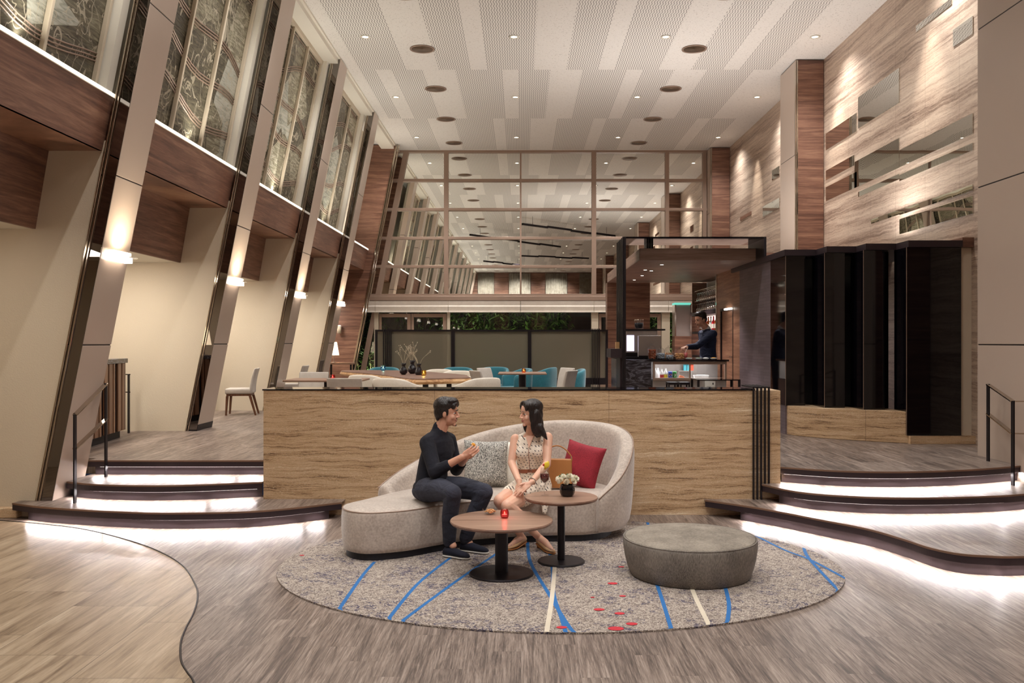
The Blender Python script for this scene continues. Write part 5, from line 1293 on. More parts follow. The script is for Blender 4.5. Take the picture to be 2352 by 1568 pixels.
def b_sand(o): 
    m = MB(); m.box(-.05, .05, -.05, .05, 0, .018); m.obj('tray', 'can_white', o); m = MB(); m.hexa([(-.045, -.04, .019), (.045, -.04, .019), (.045, .04, .019), (-.045, .04, .019)], [(-.03, -.03, .06), (.02, -.03, .045), (.02, .03, .045), (-.03, .03, .06)]); m.obj('sandwich', 'food_brown', o, bevel=.004)
sm('sandwich_tray', 1566, 13.45, FZ, 'wrapped sandwich on a small tray in the display case', 'food', b_sand)
for k, (px, mt, nm) in enumerate(((1573, 'carton_teal', 'teal'), (1581, 'carton_teal', 'teal'), (1589, 'carton_orange', 'orange'))):
    def b_(o, mt=mt):
        m = MB(); m.box(-.022, .022, -.022, .022, 0, .08); m.obj('carton_body', mt, o); m = MB(); m.hexa([(-.022, -.022, .081), (.022, -.022, .081), (.022, .022, .081), (-.022, .022, .081)], [(-.022, -.003, .1), (.022, -.003, .1), (.022, .003, .1), (-.022, .003, .1)]); m.obj('gable', mt, o)
    sm('drink_carton', px, 13.75, FZ + .12, ['small teal carton left of the case divider', 'small teal carton right of the case divider', 'small orange carton in the display case'][k], 'carton', b_)
m = MB(); m.box(2.42, 2.62, 13.70, 13.86, FZ + .108, FZ + .119); m.box(2.42, 2.43, 13.71, 13.72, FZ, FZ + .107); m.box(2.61, 2.62, 13.71, 13.72, FZ, FZ + .107); m.box(2.42, 2.43, 13.84, 13.85, FZ, FZ + .107); m.box(2.61, 2.62, 13.84, 13.85, FZ, FZ + .107); tag(m.obj('carton_riser', 'brushed_steel'), 'small steel riser under the cartons in the display case', 'riser')
for k, (px, D) in enumerate(((1602, 13.48), (1618, 13.5), (1610, 13.62))):
    def b_(o):
        m = MB(); m.hexa([(-.045, -.04, 0), (.045, -.04, 0), (.045, .04, 0), (-.045, .04, 0)], [(-.058, -.05, .05), (.058, -.05, .05), (.058, .05, .05), (-.058, .05, .05)]); m.obj('box_body', 'can_white', o, bevel=.005); m = MB(); m.box(-.06, .06, -.052, .052, .051, .058); m.obj('lid', 'can_white', o)
    sm('takeout_box', px, D, FZ + (.0 if k < 2 else .0), ['white takeout box in the case, left of the two front ones', 'white takeout box in the case, right of the two front ones', 'white takeout box behind the two front ones in the case'][k], 'box', b_)
CT = UF + .9725
def jar(px, D, r, h, fill, label, handle=True):
    o = thing('glass_jar', label, 'jar', ((px - CX) * D / F, D, CT)); m = MB(); m.lathe([(.003, .0004), (r * .95, 0.0005), (r, .01), (r, h * .85), (r * .85, h * .95)], n=28, caps=False); m.obj('jar_body', 'clear_glass', o, smooth=True)
    m = MB(); m.lathe([(r * .9, h * .955), (r * .92, h * .98), (r * .4, h * 1.1), (r * .12, h * 1.12), (r * .12, h * 1.17), (r * .25, h * 1.22), (r * .1, h * 1.26)], n=24); m.obj('lid', 'clear_glass', o, smooth=True)
    m = MB(); rnd = random.Random(int(px))
    for k in range(150):
        a = rnd.uniform(0, 6.28); q = r * .84 * rnd.random() ** .3; m.ell((q * math.cos(a), q * math.sin(a), .012 + h * (.72 if fill == 'food_brown' else .5) * rnd.random()), (.016, .009, .009), RZ(rnd.uniform(0, 3)) @ RX(rnd.uniform(-1, 1)), 7, 5)
    s = m.obj('filling', fill, o, smooth=True); s['kind'] = 'stuff'
jar(1498, 13.42, .062, .185, 'food_brown', 'tall lidded glass jar filled with brown snacks, leftmost on the counter')
jar(1518, 13.45, .060, .155, 'candy_mixed', 'lidded glass jar of wrapped sweets beside the tall snack jar')
jar(1535, 13.62, .058, .165, 'nuts', 'lidded glass jar behind, third from left on the counter')
jar(1538, 13.40, .058, .10, 'candy_mixed', 'short glass jar of pale blue sweets in front of the others')
jar(1561, 13.46, .075, .15, 'nuts', 'wide glass jar the bartender holds by its lid')
for k, (px, lab, mt) in enumerate(((1582, 'small white bowl on the counter right of the jars', 'leaf'), (1604, 'small white bowl of greens in front of the bartender', 'leaf'), (1621, 'plain small white bowl, third from the jars', 'can_white'), (1639, 'small white bowl of orange fruit, rightmost on the counter', 'orange_fruit'))):
    o = thing('white_bowl', lab, 'bowl', ((px - CX) * 13.4 / F, 13.4, CT)); m = MB(); m.lathe([(.03, .0005), (.055, .022), (.053, .022), (.028, .006)], n=24); m.obj('bowl', 'can_white', o, smooth=True); m = MB(); m.ell((0, 0, .018), (.042, .042, .012)); m.obj('contents', mt, o, smooth=True)
o = thing('pink_drink', 'tumbler of pink drink with a straw beside the jars', 'glass', ((1574 - CX) * 13.6 / F, 13.6, CT)); m = MB(); m.lathe([(.028, .0005), (.036, .1)], n=20); m.obj('glass', 'lips', o, smooth=True); m = MB(); m.tube([(0, 0, .1), (.02, 0, .15), (.03, 0, .155)], .003, 6); m.obj('straw', 'can_white', o)
# coffee machines
o = thing('coffee_machine', 'large steel coffee machine with a bright lit panel at the left of the bar', 'machine', (1.66, 14.15, CZ)); m = MB(); m.box(0, .5, 0, .45, 0.06, .415); m.obj('machine_body', 'brushed_steel', o, bevel=.01); m = MB(); m.box(.015, .13, -.006, -.0005, .09, .34); m.obj('lit_panel', 'screen_lit', o); m = MB(); m.box(0, .5, 0, .45, 0, .059); m.obj('drip_base', 'black_metal', o)
m = MB(); m.box(-.02, .62, -.04, .47, .416, .44); m.obj('top_tray', 'black_metal', o)
o = thing('steel_grinder', 'plain brushed steel box machine in front of the coffee machine', 'machine', (1.84, 13.53, CZ)); m = MB(); m.box(0, .355, 0.45, .62, 0, .335); m.obj('machine_body', 'brushed_steel', o, bevel=.008); m = MB(); m.box(0.0, .355, .435, .449, .0, .02); m.obj('foot', 'black_metal', o)
for k, (px, r) in enumerate(((1470, .055), (1464, .05))):
    o = thing('bean_canister', ['glass canister of dark coffee beans on top of the coffee machine', 'second glass canister just behind the coffee bean canister'][k], 'canister', ((px - CX) * (14.3 + .12 * k) / F, 14.3 + .12 * k, CZ + .4405)); m = MB(); m.lathe([(.003, .0004), (r, .0005), (r, .145)], n=24, caps=False); m.obj('glass', 'clear_glass', o, smooth=True)
    m = MB(); m.lathe([(r * .5, .012), (r * .85, .06), (r * .85, .1)], n=20); m.obj('beans', 'plinth_black', o, smooth=True); m = MB(); m.lathe([(r, .146), (r, .155)], n=24); m.obj('lid', 'silver', o)
# service table and menu card
o = thing('service_table', 'thin black framed table before the display counter', 'table', (2.46, 12.45, UF + .001)); m = MB(); m.box(0, .60, 0, .5, .695, .71); m.obj('tabletop', 'black_gloss', o)
for a in (0.0, .57):
    for b in (0.0, .47): m = MB(); m.box(a, a + .03, b, b + .03, 0, .694); m.obj('leg', 'black_metal', o)
o = thing('menu_board', 'small white printed notice standing behind the thin black table', 'sign', (2.80, 13.22, UF + .001)); m = MB(); m.box(-.075, .075, 0, .012, .44, .65); m.obj('board', 'paper', o); m = MB(); m.box(-.006, .006, .013, .025, 0, .6); m.box(-.08, .08, 0, .05, 0, .01); m.obj('stand', 'black_metal', o)
m = MB()
for k in range(4): m.box(-.05, .03 - .02 * (k % 2), -.001, -.0003, .52 + k * .018, .523 + k * .018)
m.box(.035, .05, -.001, -.0003, .60, .63); m.obj('print', 'black_metal', o)
for k in range(2):
    o = thing('bar_stool', ['black bar stool frame before the display counter, left one', 'black bar stool frame before the display counter, right one'][k], 'stool', (2.18 + k * .17, 12.9, UF + .001)); m = MB(); m.box(-.07, .07, -.12, .12, .62, .655); m.obj('seat', 'black_metal', o)
    for a in (-.06, .06):
        for b in (-.1, .1): m = MB(); m.box(a - .01, a + .01, b - .01, b + .01, 0, .619); m.obj('leg', 'black_metal', o)
m = MB(); m.box(1.30, 1.47, 12.95, 13.6, 1.47, 1.60); m.box(1.44, 1.47, 13.0, 13.5, UF, 1.47); tag(m.obj('ledge_shelf', 'step_nosing'), 'dark ledge fixed to the outer side of the black portal frame', 'shelf')
m = MB(); m.box(1.40, 1.455, 13.2, 13.3, 1.601, 1.70); tag(m.obj('wood_block', 'live_edge_wood'), 'small pale wood block on the dark ledge beside the portal', 'block')
# ================================================================== PEOPLE
def frame(f, up=(0, 0, 1)):
    f = Vector(f).normalized(); s = Vector(up).cross(f).normalized(); u = f.cross(s).normalized()
    return Matrix((f, s, u)).transposed()           # columns: forward, left, up
def loft(m, secs, n=24):
    rs = []
    for c, a, b in secs:                             # centre, vector half-axis a, vector half-axis b
        c = Vector(c); a = Vector(a); b = Vector(b); r = []
        for i in range(n):
            t = 2 * math.pi * i / n; ct, st = math.cos(t), math.sin(t)
            r.append(tuple(c + a * ct + b * st))
        rs.append(r)
    m.rings(rs)
def head_parts(m, c, R, s=1.0, female=False, neck=None, nr=.054):
    def P(f, l, u): return Vector(c) + R @ (Vector((f, l, u)) * s)
    def E(p, r, Rl=None): m.ell(P(*p), tuple(x * s for x in r), R @ (Rl or Matrix.Identity(3)), 20, 12)
    fw = .93 if female else 1.0
    E((-.012, 0, .035), (.097, .077, .088)); E((.020, 0, -.030), (.064, .060 * fw, .084)); E((.032, 0, -.072), (.046, .045 * fw, .036))
    E((.066, 0, -.098), (.019, .021 * fw, .015))
    for q in (-1, 1):
        E((.050, q * .036 * fw, -.034), (.026, .022, .026)); E((-.008, q * .077, -.010), (.017, .008, .030), RX(q * -.15) @ RZ(q * -.25))
        E((.090, q * .010, -.034), (.010, .007, .007))
    b = .84 if female else 1.0
    m.capsule(P(.074, -.026, .018), .011 * s * b, P(.074, .026, .018), .011 * s * b)
    m.capsule(P(.082, 0, .010), .0065 * s, P(.104, 0, -.030), .0095 * s)
    E((.073, 0, -.058), (.016, .024, .013)); E((.071, 0, -.070), (.014, .018, .009))
    if neck is not None: m.capsule(P(-.022, 0, -.062), nr * s, neck, nr * 1.06)
    return P
def face_details(root, off, P, R, s, hairm='hair_black', lipm='lips_male', smile=True, female=False):
    for q in (-1, 1):
        m = MB(); m.ell(P(.0700, q * .031, .000), (.0100 * s, .0120 * s, .0050 * s), R, 14, 10); ey = m.obj('eye', 'eye_white', root, smooth=True, loc=off)
        m = MB(); m.ell(P(.0785, q * .031, .000), (.0028 * s, .0054 * s, .0050 * s), R, 12, 8); m.obj('iris', 'eye_dark', ey, smooth=True)
        m = MB(); m.tube([P(.0775, q * .019, .001), P(.0805, q * .030, .0050), P(.0725, q * .044, .0005)], [.0018 * s, .0028 * s, .0020 * s], 6); m.obj('eyelashes', 'eye_dark', root, smooth=True, loc=off)
        m = MB(); m.tube([P(.0865, q * .013, .022), P(.0865, q * .028, .0275), P(.0765, q * .046, .023)], [.0030 * s, .0036 * s, .0016 * s] if not female else [.0022 * s, .0026 * s, .0012 * s], 6); m.obj('eyebrow', hairm, root, smooth=True, loc=off)
    m = MB()
    m.tube([P(.0765, -.026, -.0525), P(.0865, -.012, -.0570), P(.0888, 0, -.0562), P(.0865, .012, -.0570), P(.0765, .026, -.0525)], [.0014 * s, .0027 * s, .0030 * s, .0027 * s, .0014 * s], 6)
    m.tube([P(.0765, -.025, -.0535), P(.0855, -.012, -.0655), P(.0872, 0, -.0680), P(.0855, .012, -.0655), P(.0765, .025, -.0535)], [.0014 * s, .0032 * s, .0037 * s, .0032 * s, .0014 * s], 6)
    m.obj('lips', lipm, root, smooth=True, loc=off)
    if smile:
        m = MB(); m.tube([P(.0800, -.019, -.0575), P(.0868, 0, -.0618), P(.0800, .019, -.0575)], .0026 * s, 6); m.obj('teeth', 'teeth', root, smooth=True, loc=off)
def hand(m, wrist, f, n, thumb, curl=(.35, .45, .3), spread=.05, s=1.0, tdir=None, rr=.0085):
    """f fingers direction, n palm normal (fingers curl to it), thumb = +1/-1 side along f x n"""
    f = Vector(f).normalized(); n = Vector(n); n = (n - f * n.dot(f)).normalized(); sd = f.cross(n).normalized() * thumb
    wrist = Vector(wrist); R = Matrix((f, sd, n)).transposed()
    m.ell(wrist + f * .045 * s, (.050 * s, .037 * s, .0155 * s), R); m.ell(wrist + f * .066 * s, (.026 * s, .041 * s, .013 * s), R)
    m.capsule(wrist - f * .02, .023 * s, wrist + f * .03 * s, .022 * s)
    m.ell(wrist + f * .035 * s + sd * .022 * s + n * .006, (.030 * s, .016 * s, .015 * s), R)
    L = [(.040, .026, .020), (.045, .029, .022), (.042, .027, .021), (.032, .020, .018)]
    for k in range(4):
        o = (1.5 - k) * .0205 * s; p = wrist + f * (.083 - abs(k - 1.2) * .004) * s + sd * o; ang = 0.0; d0 = (f + sd * (1.5 - k) * spread).normalized(); r = rr * s * (1, 1.03, .98, .86)[k]
        for j in range(3):
            ang += curl[j] * (1 + .10 * k); d = d0 * math.cos(ang) + n * math.sin(ang); q = p + d * L[k][j] * s
            m.capsule(p, r * (1 - .07 * j), q, r * (1 - .07 * (j + 1)), 10); p = q
    p = wrist + f * .028 * s + sd * .026 * s; td = tdir or (f * .75 + sd * .62 + n * .35); td = Vector(td).normalized()
    q = p + td * .036 * s; m.capsule(p, .0125 * s, q, .0108 * s, 10); d2 = (td + n * .25 + f * .35).normalized(); q2 = q + d2 * .029 * s; m.capsule(q, .0105 * s, q2, .0085 * s, 10)
def shoe(root, off, heel, toe, mat, solem, z0, female=False, w_=.042):
    heel = Vector(heel); toe = Vector(toe); d = (toe - heel); d.z = 0; L = d.length; d.normalize(); sd = Vector((-d.y, d.x, 0)); secs = []
    hz = .030 if female else .0
    for t, wd, h, base in ((0.0, .55, .04, 0), (.06, .80, .062, 0), (.2, .86, .070, 0), (.4, .84, .062, .0), (.6, .98, .048, 0), (.8, 1.0, .038, 0), (.93, .75, .028, 0), (1.0, .25, .014, 0)):
        lift = hz * max(0, 1 - t / .55) if female else 0
        if female: h = h * (.72 if t > .3 else .85)
        c = heel + d * (L * t); c.z = z0 + .013 + lift + h * .5; secs.append((c, sd * w_ * wd, Vector((0, 0, h * .55))))
    m = MB(); loft(m, secs, 20); so_ = m.obj('shoe', mat, root, smooth=True, loc=off, msmooth=2)
    secs = []
    for t, wd in ((0.0, .5), (.05, .82), (.2, .88), (.4, .84), (.6, 1.0), (.8, 1.03), (.94, .78), (1.0, .3)):
        lift = hz * max(0, 1 - t / .55) if female else 0
        c = heel + d * (L * t * 1.01); c.z = z0 + .008 + lift; secs.append((c, sd * w_ * wd * 1.03, Vector((0, 0, .008))))
    m = MB(); loft(m, secs, 16)
    if female: c = heel + d * .012; m.lathe([(.013, 0), (.018, hz + .012)], (c.x, c.y, z0), 16)
    m.obj('sole', solem, so_, smooth=True); return so_

# ------------------------------------------------------------------ seated man
RT = 0.0125
def man():
    sho_r = W(978, 1012, 7.20); sho_l = W(1034, 1004, 7.50); el_r = W(999, 1084, 7.06); wr_r = W(1062, 1049, 6.98); wr_l = W(1072, 1048, 7.10); el_l = W(1048, 1078, 7.46)
    hip_r = W(985, 1122, 7.18); hip_l = W(1012, 1117, 7.44); kn_r = W(1040, 1133, 6.86); kn_l = W(1112, 1130, 7.08); an_r = W(1032, 1242, 7.02); an_l = W(1070, 1238, 7.20)
    neck = (sho_r + sho_l) / 2 + Vector((0.005, -.0, .075)); hc = W(1027, 947, 7.33)
    P0 = Vector((an_r.x, an_r.y, RT)); root = thing('person', 'seated man in a black sweater and dark trousers holding a drink, turned to the woman', 'person', tuple(P0)); off = tuple(-P0)
    R = frame((1, -.10, -.06)); b = MB(); s = .97
    P = head_parts(b, hc, R, s, False, neck + Vector((.01, 0, -.01)))
    pel = (hip_r + hip_l) / 2 + Vector((-.03, .01, .03)); ax = (sho_l - sho_r).normalized(); fw = ax.cross(Vector((0, 0, 1))).normalized(); mid = (sho_r + sho_l) / 2
    def torso(m, g):
        ch = mid + Vector((0, 0, -.10)); wa = pel.lerp(mid, .42) + Vector((-.01, 0, 0))
        loft(m, [(pel + Vector((0, 0, -.07)), ax * (.13 + g), fw * (.10 + g)), (pel, ax * (.155 + g), fw * (.115 + g)), (wa, ax * (.14 + g), fw * (.105 + g)), (wa.lerp(ch, .55), ax * (.158 + g), fw * (.112 + g)), (ch, ax * (.17 + g), fw * (.112 + g)), (mid + Vector((0, 0, -.01)), ax * (.165 + g), fw * (.09 + g)), (mid + Vector((0, 0, .035)), ax * (.11 + g), fw * (.068 + g)), (neck + Vector((0.004, 0, .006)), ax * (.06 + g * .6), fw * (.058 + g * .6))])
    torso(b, -.015)
    b.chain([sho_r.lerp(mid, .25) + Vector((0, 0, -.03)), el_r, wr_r], [.040, .040, .026]); b.chain([sho_l.lerp(mid, .25) + Vector((0, 0, -.03)), el_l, wr_l], [.040, .040, .026])
    b.chain([hip_r, kn_r, an_r], [.07, .05, .036]); b.chain([hip_l, kn_l, an_l], [.07, .05, .036])
    b.capsule(an_r, .034, an_r + Vector((.03, -.02, -.03)), .03); b.capsule(an_l, .034, an_l + Vector((.03, -.01, -.03)), .03)
    cup = W(1083, 1033, 7.02)
    hand(b, wr_r, cup - wr_r + Vector((.01, -.035, -.005)), (.1, .9, .35), -1, (.25, .55, .45), .03, .98, tdir=(.6, .45, .75))
    hand(b, wr_l, cup - wr_l + Vector((.0, .03, -.02)), (.2, -.9, .3), 1, (.45, .7, .5), .02, .96, tdir=(.6, -.3, .8))
    b.obj('body', 'skin', root, smooth=True, remesh=.0042, msmooth=3, loc=off)
    # hair
    h = MB()
    def E(p, r, Rl=None): h.ell(P(*p), tuple(x * s for x in r), R @ (Rl or Matrix.Identity(3)), 20, 12)
    E((-.024, 0, .056), (.100, .086, .080)); E((-.062, 0, .005), (.052, .074, .070)); E((-.070, 0, -.045), (.028, .050, .034))
    for q in (-1, 1): E((-.026, q * .066, .022), (.042, .022, .040)); E((.014, q * .070, .006), (.011, .009, .030)); E((-.045, q * .06, -.02), (.022, .02, .03))
    E((.030, 0, .098), (.060, .072, .036)); E((.064, .012, .088), (.030, .052, .026)); E((.078, .018, .072), (.018, .034, .022), RX(.3)); E((.074, -.030, .078), (.018, .026, .020)); E((.060, -.052, .060), (.022, .018, .026))
    h.obj('hair', 'hair_black', root, smooth=True, remesh=.004, msmooth=7, loc=off)
    face_details(root, off, P, R, s)
    m = MB()
    m.ell(P(.086, 0, -.0465), (.004 * s, .019 * s, .0035 * s), R); m.ell(P(.0775, 0, -.102), (.010 * s, .013 * s, .010 * s), R); m.obj('beard', 'hair_black', root, smooth=True, loc=off)
    # sweater
    m = MB(); torso(m, .004); cuff = el_r.lerp(wr_r, .46); cuffl = el_l.lerp(wr_l, .46)
    m.chain([mid.lerp(sho_r, .45) + Vector((0, 0, .0)), sho_r + (mid - sho_r) * .12 + Vector((0, 0, -.02)), el_r, cuff], [.070, .066, .056, .044]); m.chain([mid.lerp(sho_l, .45), sho_l + (mid - sho_l) * .12 + Vector((0, 0, -.02)), el_l, cuffl], [.068, .064, .054, .044]); m.capsule(mid + Vector((0, 0, -.13)), .125, pel.lerp(mid, .35), .12)
    m.capsule(neck + Vector((0.0, 0, -.03)), .070, neck + Vector((.006, 0, .018)), .0585); m.ell(pel + Vector((-.005, 0, -.02)), (.168, .135, .075), Matrix((ax, fw, Vector((0, 0, 1)))).transposed())
    m.obj('sweater', 'knit_black', root, smooth=True, remesh=.007, msmooth=4, loc=off)
    m = MB(); Rp = Matrix((ax, fw, Vector((0, 0, 1)))).transposed()
    m.ell(pel + Vector((0, 0, -.055)), (.178, .15, .095), Rp)
    m.chain([hip_r + Vector((-.02, 0, -.01)), hip_r.lerp(kn_r, .5) + Vector((0, 0, .012)), kn_r, kn_r.lerp(an_r, .5) + Vector((-.01, 0, 0)), an_r + Vector((0, 0, .0))], [.100, .092, .070, .063, .052])
    m.chain([hip_l + Vector((-.02, 0, -.01)), hip_l.lerp(kn_l, .5) + Vector((0, 0, .012)), kn_l, kn_l.lerp(an_l, .5) + Vector((-.01, 0, 0)), an_l + Vector((0, 0, .01))], [.100, .092, .072, .066, .055])
    m.obj('trousers', 'denim_navy', root, smooth=True, remesh=.007, msmooth=5, loc=off)
    shoe(root, off, an_r + Vector((-.045, .02, 0)), an_r + Vector((.165, -.10, 0)), 'shoe_navy', 'sole_white', RT)
    shoe(root, off, an_l + Vector((-.045, .02, 0)), an_l + Vector((.185, -.09, 0)), 'shoe_navy', 'sole_white', RT)
    o = thing('tumbler', 'short glass with orange garnish held in the hands of the seated man', 'glass', tuple(cup + Vector((0, 0, -.035)))); m = MB()
    m.lathe([(.003, 0), (.026, 0.0005), (.033, .004), (.036, .075)], n=24, caps=False); m.obj('glass', 'clear_glass', o, smooth=True)
    m = MB(); m.lathe([(.0295, .0085), (.0325, .05), (.001, .051)], n=24); m.obj('drink', 'glass_amber', o, smooth=True)
    m = MB(); m.ell((.015, -.01, .078), (.016, .007, .014), RY(.5)); m.obj('garnish', 'orange_fruit', o, smooth=True)
man()

# ------------------------------------------------------------------ seated woman
def woman():
    sho_r = W(1184, 1008, 7.66); sho_l = W(1258, 1004, 7.60); el_r = W(1175, 1062, 7.58); wr_r = W(1193, 1108, 7.30); el_l = W(1256, 1066, 7.46); wr_l = W(1219, 1109, 7.24)
    hip_r = W(1202, 1118, 7.72); hip_l = W(1240, 1118, 7.68); kn_r = W(1148, 1150, 7.26); kn_l = W(1166, 1162, 7.14); an_r = W(1246, 1238, 7.42); an_l = W(1203, 1238, 7.50)
    neck = (sho_r + sho_l) / 2 + Vector((-.005, 0, .055)); hc = W(1218, 949, 7.56)
    an_r, an_l = W(1200, 1236, 7.36), W(1240, 1236, 7.30)
    P0 = Vector((an_l.x, an_l.y, RT)); root = thing('person', 'seated woman in a sleeveless cream dotted dress with long dark hair, smiling at the man', 'person', tuple(P0)); off = tuple(-P0)
    R = frame((-.90, -.40, -.07)); b = MB(); s = .92
    P = head_parts(b, hc, R, s, True, neck + Vector((0, 0, -.01)), .044)
    pel = (hip_r + hip_l) / 2 + Vector((.01, .03, .03)); ax = (sho_l - sho_r).normalized(); fw = ax.cross(Vector((0, 0, 1))).normalized(); mid = (sho_r + sho_l) / 2
    ch = mid + Vector((0, 0, -.115)); wa = Vector(W(1222, 1078, 7.68))
    def torso(m, g, neckto=True):
        L = [(pel + Vector((0, 0, -.07)), ax * (.135 + g), fw * (.10 + g)), (pel, ax * (.155 + g), fw * (.11 + g)), (pel.lerp(wa, .6), ax * (.135 + g), fw * (.1 + g)), (wa, ax * (.112 + g), fw * (.082 + g)), (wa.lerp(ch, .5), ax * (.125 + g), fw * (.09 + g)), (ch + Vector((0, 0, .0)), ax * (.142 + g), fw * (.098 + g)), (mid + Vector((0, 0, -.03)), ax * (.14 + g), fw * (.078 + g)), (mid + Vector((0, 0, .015)), ax * (.105 + g), fw * (.055 + g))]
        if neckto: L.append((neck + Vector((0, 0, -.005)), ax * (.052 + g), fw * (.045 + g)))
        loft(m, L)
        for q in (-1, 1): m.ell(ch + ax * q * .062 + fw * (.048 + g) + Vector((0, 0, .0)), (.056 + g, .050 + g, .058 + g))
    torso(b, -.008)
    b.chain([sho_r, el_r, el_r.lerp(wr_r, .35), wr_r], [.044, .034, .033, .022]); b.chain([sho_l, el_l, el_l.lerp(wr_l, .35), wr_l], [.044, .034, .033, .022])
    def leg(hp, kn, an, cv): 
        calf = kn.lerp(an, .35) + Vector(cv); b.chain([hp, hp.lerp(kn, .5), kn, calf, an.lerp(kn, .18), an], [.078, .070, .054, .050, .031, .029])
    leg(hip_r, kn_r, an_r, (.01, .03, 0)); leg(hip_l, kn_l, an_l, (.01, .03, 0))
    toe_r = Vector((*FL(1171, 1258, .03), .045)); toe_l = Vector((*FL(1268, 1266, .03), .04))
    for an, toe in ((an_r, toe_r), (an_l, toe_l)): b.chain([an, an.lerp(toe, .45) + Vector((0, 0, .012)), toe], [.031, .028, .018])
    hand(b, wr_r, (-.02, -.45, -.9), (.15, .75, -.45), 1, (.15, .15, .12), .02, .93, tdir=(.5, -.5, -.7))
    hand(b, wr_l, (-.80, -.25, -.52), (.1, .55, -.8), -1, (.10, .15, .10), .03, .93, tdir=(-.8, -.55, .0))
    b.obj('body', 'skin_fair', root, smooth=True, remesh=.0042, msmooth=3, loc=off)
    h = MB()
    def E(p, r, Rl=None): h.ell(P(*p), tuple(x * s for x in r), R @ (Rl or Matrix.Identity(3)), 20, 12)
    E((-.026, 0, .052), (.104, .089, .084)); E((-.062, 0, -.01), (.056, .084, .090)); E((-.065, 0, -.10), (.050, .088, .10)); E((-.060, 0, -.175), (.040, .090, .055))
    for q in (-1, 1):
        E((.020, q * .070, .055), (.030, .026, .055)); E((.018, q * .082, -.02), (.032, .017, .075)); E((.008, q * .088, -.105), (.036, .018, .085)); E((-.028, q * .088, -.06), (.045, .024, .10)); E((-.030, q * .092, -.14), (.046, .026, .075))
        E((.048, q * .036, .094), (.030, .040, .022), RX(q * -.55)); E((.062, q * .056, .062), (.014, .016, .034), RX(q * -.3))
    h.chain([P(-.04, .09, -.12), P(-.065, .125, -.19), P(-.08, .155, -.235)], [.036, .024, .006])
    h.obj('hair', 'hair_black', root, smooth=True, remesh=.004, msmooth=8, loc=off)
    face_details(root, off, P, R, s, lipm='lips', female=True)
    # dress
    m = MB(); torso(m, .008, False)
    for sh, q in ((sho_r, -1), (sho_l, 1)): m.capsule(mid + ax * q * .085 + Vector((0, 0, .012)), .036, mid + ax * q * .062 + Vector((0, 0, .032)), .022)
    m.ell(pel + Vector((0, 0, -.035)), (.172, .13, .10), Matrix((ax, fw, Vector((0, 0, 1)))).transposed())
    m.capsule(hip_r, .094, hip_r.lerp(kn_r, .58), .080); m.capsule(hip_l, .094, hip_l.lerp(kn_l, .60), .080); m.capsule(hip_l + Vector((-.04, 0, 0)), .09, hip_l.lerp(kn_l, .5).lerp(hip_r.lerp(kn_r, .5), .5), .08)
    m.chain([hip_l + Vector((.05, -.05, -.02)), hip_l + Vector((.04, -.20, -.09)), hip_l + Vector((.035, -.225, -.17))], [.05, .035, .022])
    m.obj('dress', 'dress_dots', root, smooth=True, remesh=.006, msmooth=4, loc=off)
    m = MB()
    # open V at the throat (skin shows), slim placket
    tp_ = mid + fw * .068 + Vector((0, 0, .012)); m.add([tp_ + ax * .036 + Vector((0, 0, .012)), tp_ - ax * .036 + Vector((0, 0, .012)), ch + fw * .112 + Vector((0, 0, .045))], [(0, 1, 2)])
    m.obj('neckline', 'skin_fair', root, loc=off, solid=.008)
    m = MB(); m.tube([ch + fw * .112 + Vector((0, 0, .04)), ch + fw * .121, ch.lerp(wa, .5) + fw * .108, wa + fw * .098], .0022, 6); m.obj('placket', 'belt_brown', root, smooth=True, loc=off)
    m = MB(); loft(m, [(wa + Vector((0, 0, -.017)), ax * .127, fw * .097), (wa + Vector((0, 0, .017)), ax * .126, fw * .096)], 32); m.obj('belt', 'belt_brown', root, smooth=False, loc=off, bevel=.003)
    c = wa + fw * .1; m = MB(); m.tube([c + ax * a + Vector((0, 0, z)) for a, z in ((-.016, -.016), (.016, -.016), (.016, .016), (-.016, .016), (-.016, -.016))], .003, 6); m.obj('buckle', 'silver', root, loc=off)
    c = wr_l.lerp(el_l, .10); d = (el_l - wr_l).normalized(); a_ = d.cross(Vector((0, 0, 1))).normalized(); b_ = a_.cross(d); m = MB(); m.tube([c + (a_ * math.cos(t * .2618) + b_ * math.sin(t * .2618)) * .030 for t in range(25)], .0045, 8); m.obj('bracelet', 'silver', root, smooth=True, loc=off)
    for an, toe in ((an_r, toe_r), (an_l, toe_l)):
        d = toe - an; d.z = 0; d.normalize(); sh_ = shoe(root, off, Vector((an.x, an.y, 0)) - d * .035, Vector((toe.x, toe.y, 0)) + d * .03, 'shoe_tan', 'leather_tan', RT, True, .036)
        c = toe + Vector((0, 0, .014)) - d * .005; m = MB(); m.tube([c + Vector((.014 * math.cos(t * .4189), .014 * math.sin(t * .4189), .004 * math.sin(t * .4189))) for t in range(16)], .0025, 6); m.obj('shoe_buckle', 'silver', sh_, smooth=True)
woman()

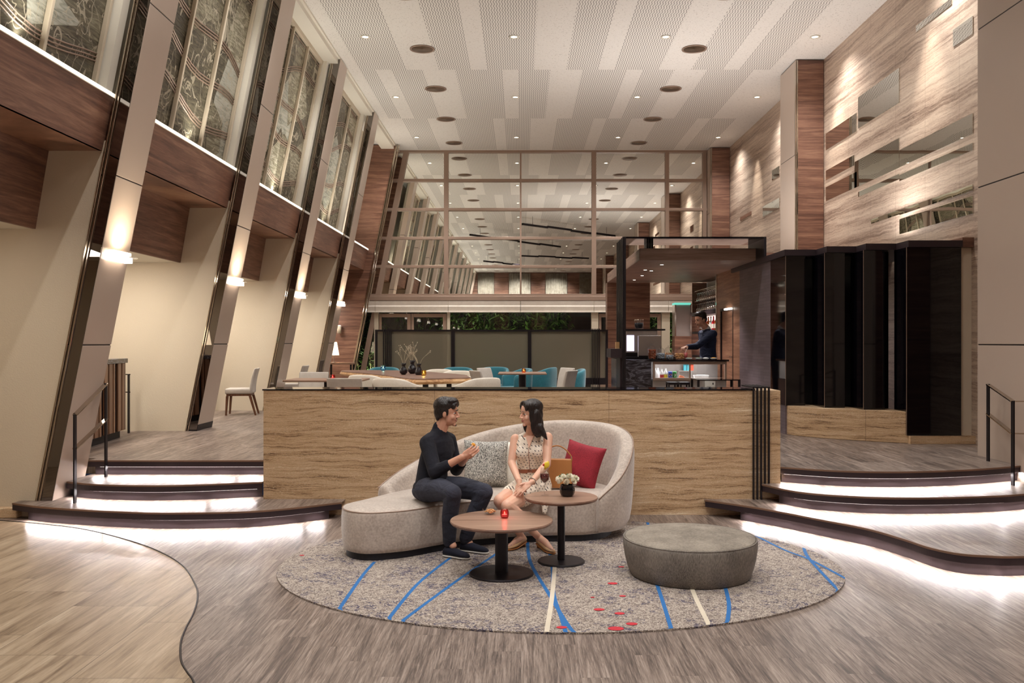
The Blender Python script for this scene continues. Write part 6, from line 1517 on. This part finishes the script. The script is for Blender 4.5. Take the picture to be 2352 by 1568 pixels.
# ------------------------------------------------------------------ bartender
def barman():
    D = 14.15; hc = W(1609, 734, D); mid = W(1625, 764, D + .02); fwv = Vector((-.9, -.43, 0)).normalized(); ax = Vector((.43, -.9, 0)).normalized()
    sho_r = mid - ax * .14 + Vector((0, 0, -.02)); sho_l = mid + ax * .14 + Vector((0, 0, -.02))
    root = thing('person', 'bartender in a dark navy shirt reaching over the jars on the counter', 'person', (mid.x, mid.y, UF)); off = (-mid.x, -mid.y, -UF)
    R = frame((-.86, -.42, -.22)); b = MB(); s = 1.0; neck = mid + Vector((-.01, 0, .06))
    P = head_parts(b, hc, R, s, False, neck)
    pel = Vector((mid.x + .02, mid.y + .05, UF + .95))
    el = W(1600, 795, 13.95); wr = W(1577, 797, 13.72)
    def torso(m, g):
        wa = pel.lerp(mid, .45); ch = mid + Vector((0, 0, -.12))
        loft(m, [(pel + Vector((0, 0, -.1)), ax * (.15 + g), fwv * (.11 + g)), (pel, ax * (.16 + g), fwv * (.115 + g)), (wa, ax * (.145 + g), fwv * (.105 + g)), (ch, ax * (.175 + g), fwv * (.115 + g)), (mid, ax * (.168 + g), fwv * (.09 + g)), (mid + Vector((0, 0, .04)), ax * (.1 + g), fwv * (.065 + g)), (neck, ax * (.058 + g), fwv * (.056 + g))])
    torso(b, -.015); shn = sho_l; sfr = sho_r
    b.chain([shn, el, wr], [.045, .036, .026]); el2 = sfr + Vector((.05, .02, -.29)); wr2 = el2 + Vector((-.10, -.16, -.14)); b.chain([sfr, el2, wr2], [.045, .036, .026])
    hand(b, wr, W(1552, 800, 13.5) - wr, (0, 0, -1), 1, (.2, .25, .2), .06, 1.0); hand(b, wr2, (-.5, -.6, -.4), (0, 0, -1), -1, (.3, .3, .2), .03, 1.0)
    for q in (-1, 1):
        hp = pel + ax * q * .09 + Vector((0, 0, -.06)); b.chain([hp, Vector((hp.x, hp.y, UF + .5)), Vector((hp.x, hp.y + .03, UF + .09))], [.07, .05, .035])
    b.obj('body', 'skin', root, smooth=True, remesh=.006, msmooth=3, loc=off)
    m = MB(); torso(m, .004); m.chain([shn, el, el.lerp(wr, .86)], [.068, .054, .042]); m.chain([sfr, el2, el2.lerp(wr2, .86)], [.068, .054, .042]); m.obj('shirt', 'shirt_navy', root, smooth=True, remesh=.008, msmooth=4, loc=off)
    m = MB(); m.capsule(neck + Vector((0, 0, -.02)), .064, neck + Vector((-.003, 0, .006)), .059); m.obj('collar', 'can_white', root, smooth=True, loc=off)
    m = MB()
    for q in (-1, 1):
        hp = pel + ax * q * .09 + Vector((0, 0, -.06)); m.chain([hp, Vector((hp.x, hp.y, UF + .5)), Vector((hp.x, hp.y + .03, UF + .10))], [.095, .07, .06])
    m.obj('trousers', 'denim_navy', root, smooth=True, remesh=.01, msmooth=3, loc=off)
    for q in (-1, 1): hp = pel + ax * q * .09; shoe(root, off, Vector((hp.x, hp.y + .06, 0)), Vector((hp.x, hp.y + .06, 0)) + fwv * .25, 'shoe_navy', 'black_metal', UF)
    h = MB()
    def E(p, r): h.ell(P(*p), tuple(x * s for x in r), R, 20, 12)
    E((-.024, 0, .056), (.100, .084, .080)); E((-.062, 0, .0), (.050, .072, .065))
    for q in (-1, 1): E((-.026, q * .066, .022), (.040, .020, .036)); E((.014, q * .070, .012), (.009, .008, .022))
    E((.030, 0, .100), (.058, .070, .034)); E((.062, 0, .092), (.026, .052, .024))
    h.obj('hair', 'hair_black', root, smooth=True, remesh=.005, msmooth=6, loc=off)
    face_details(root, off, P, R, s, smile=False)
barman()
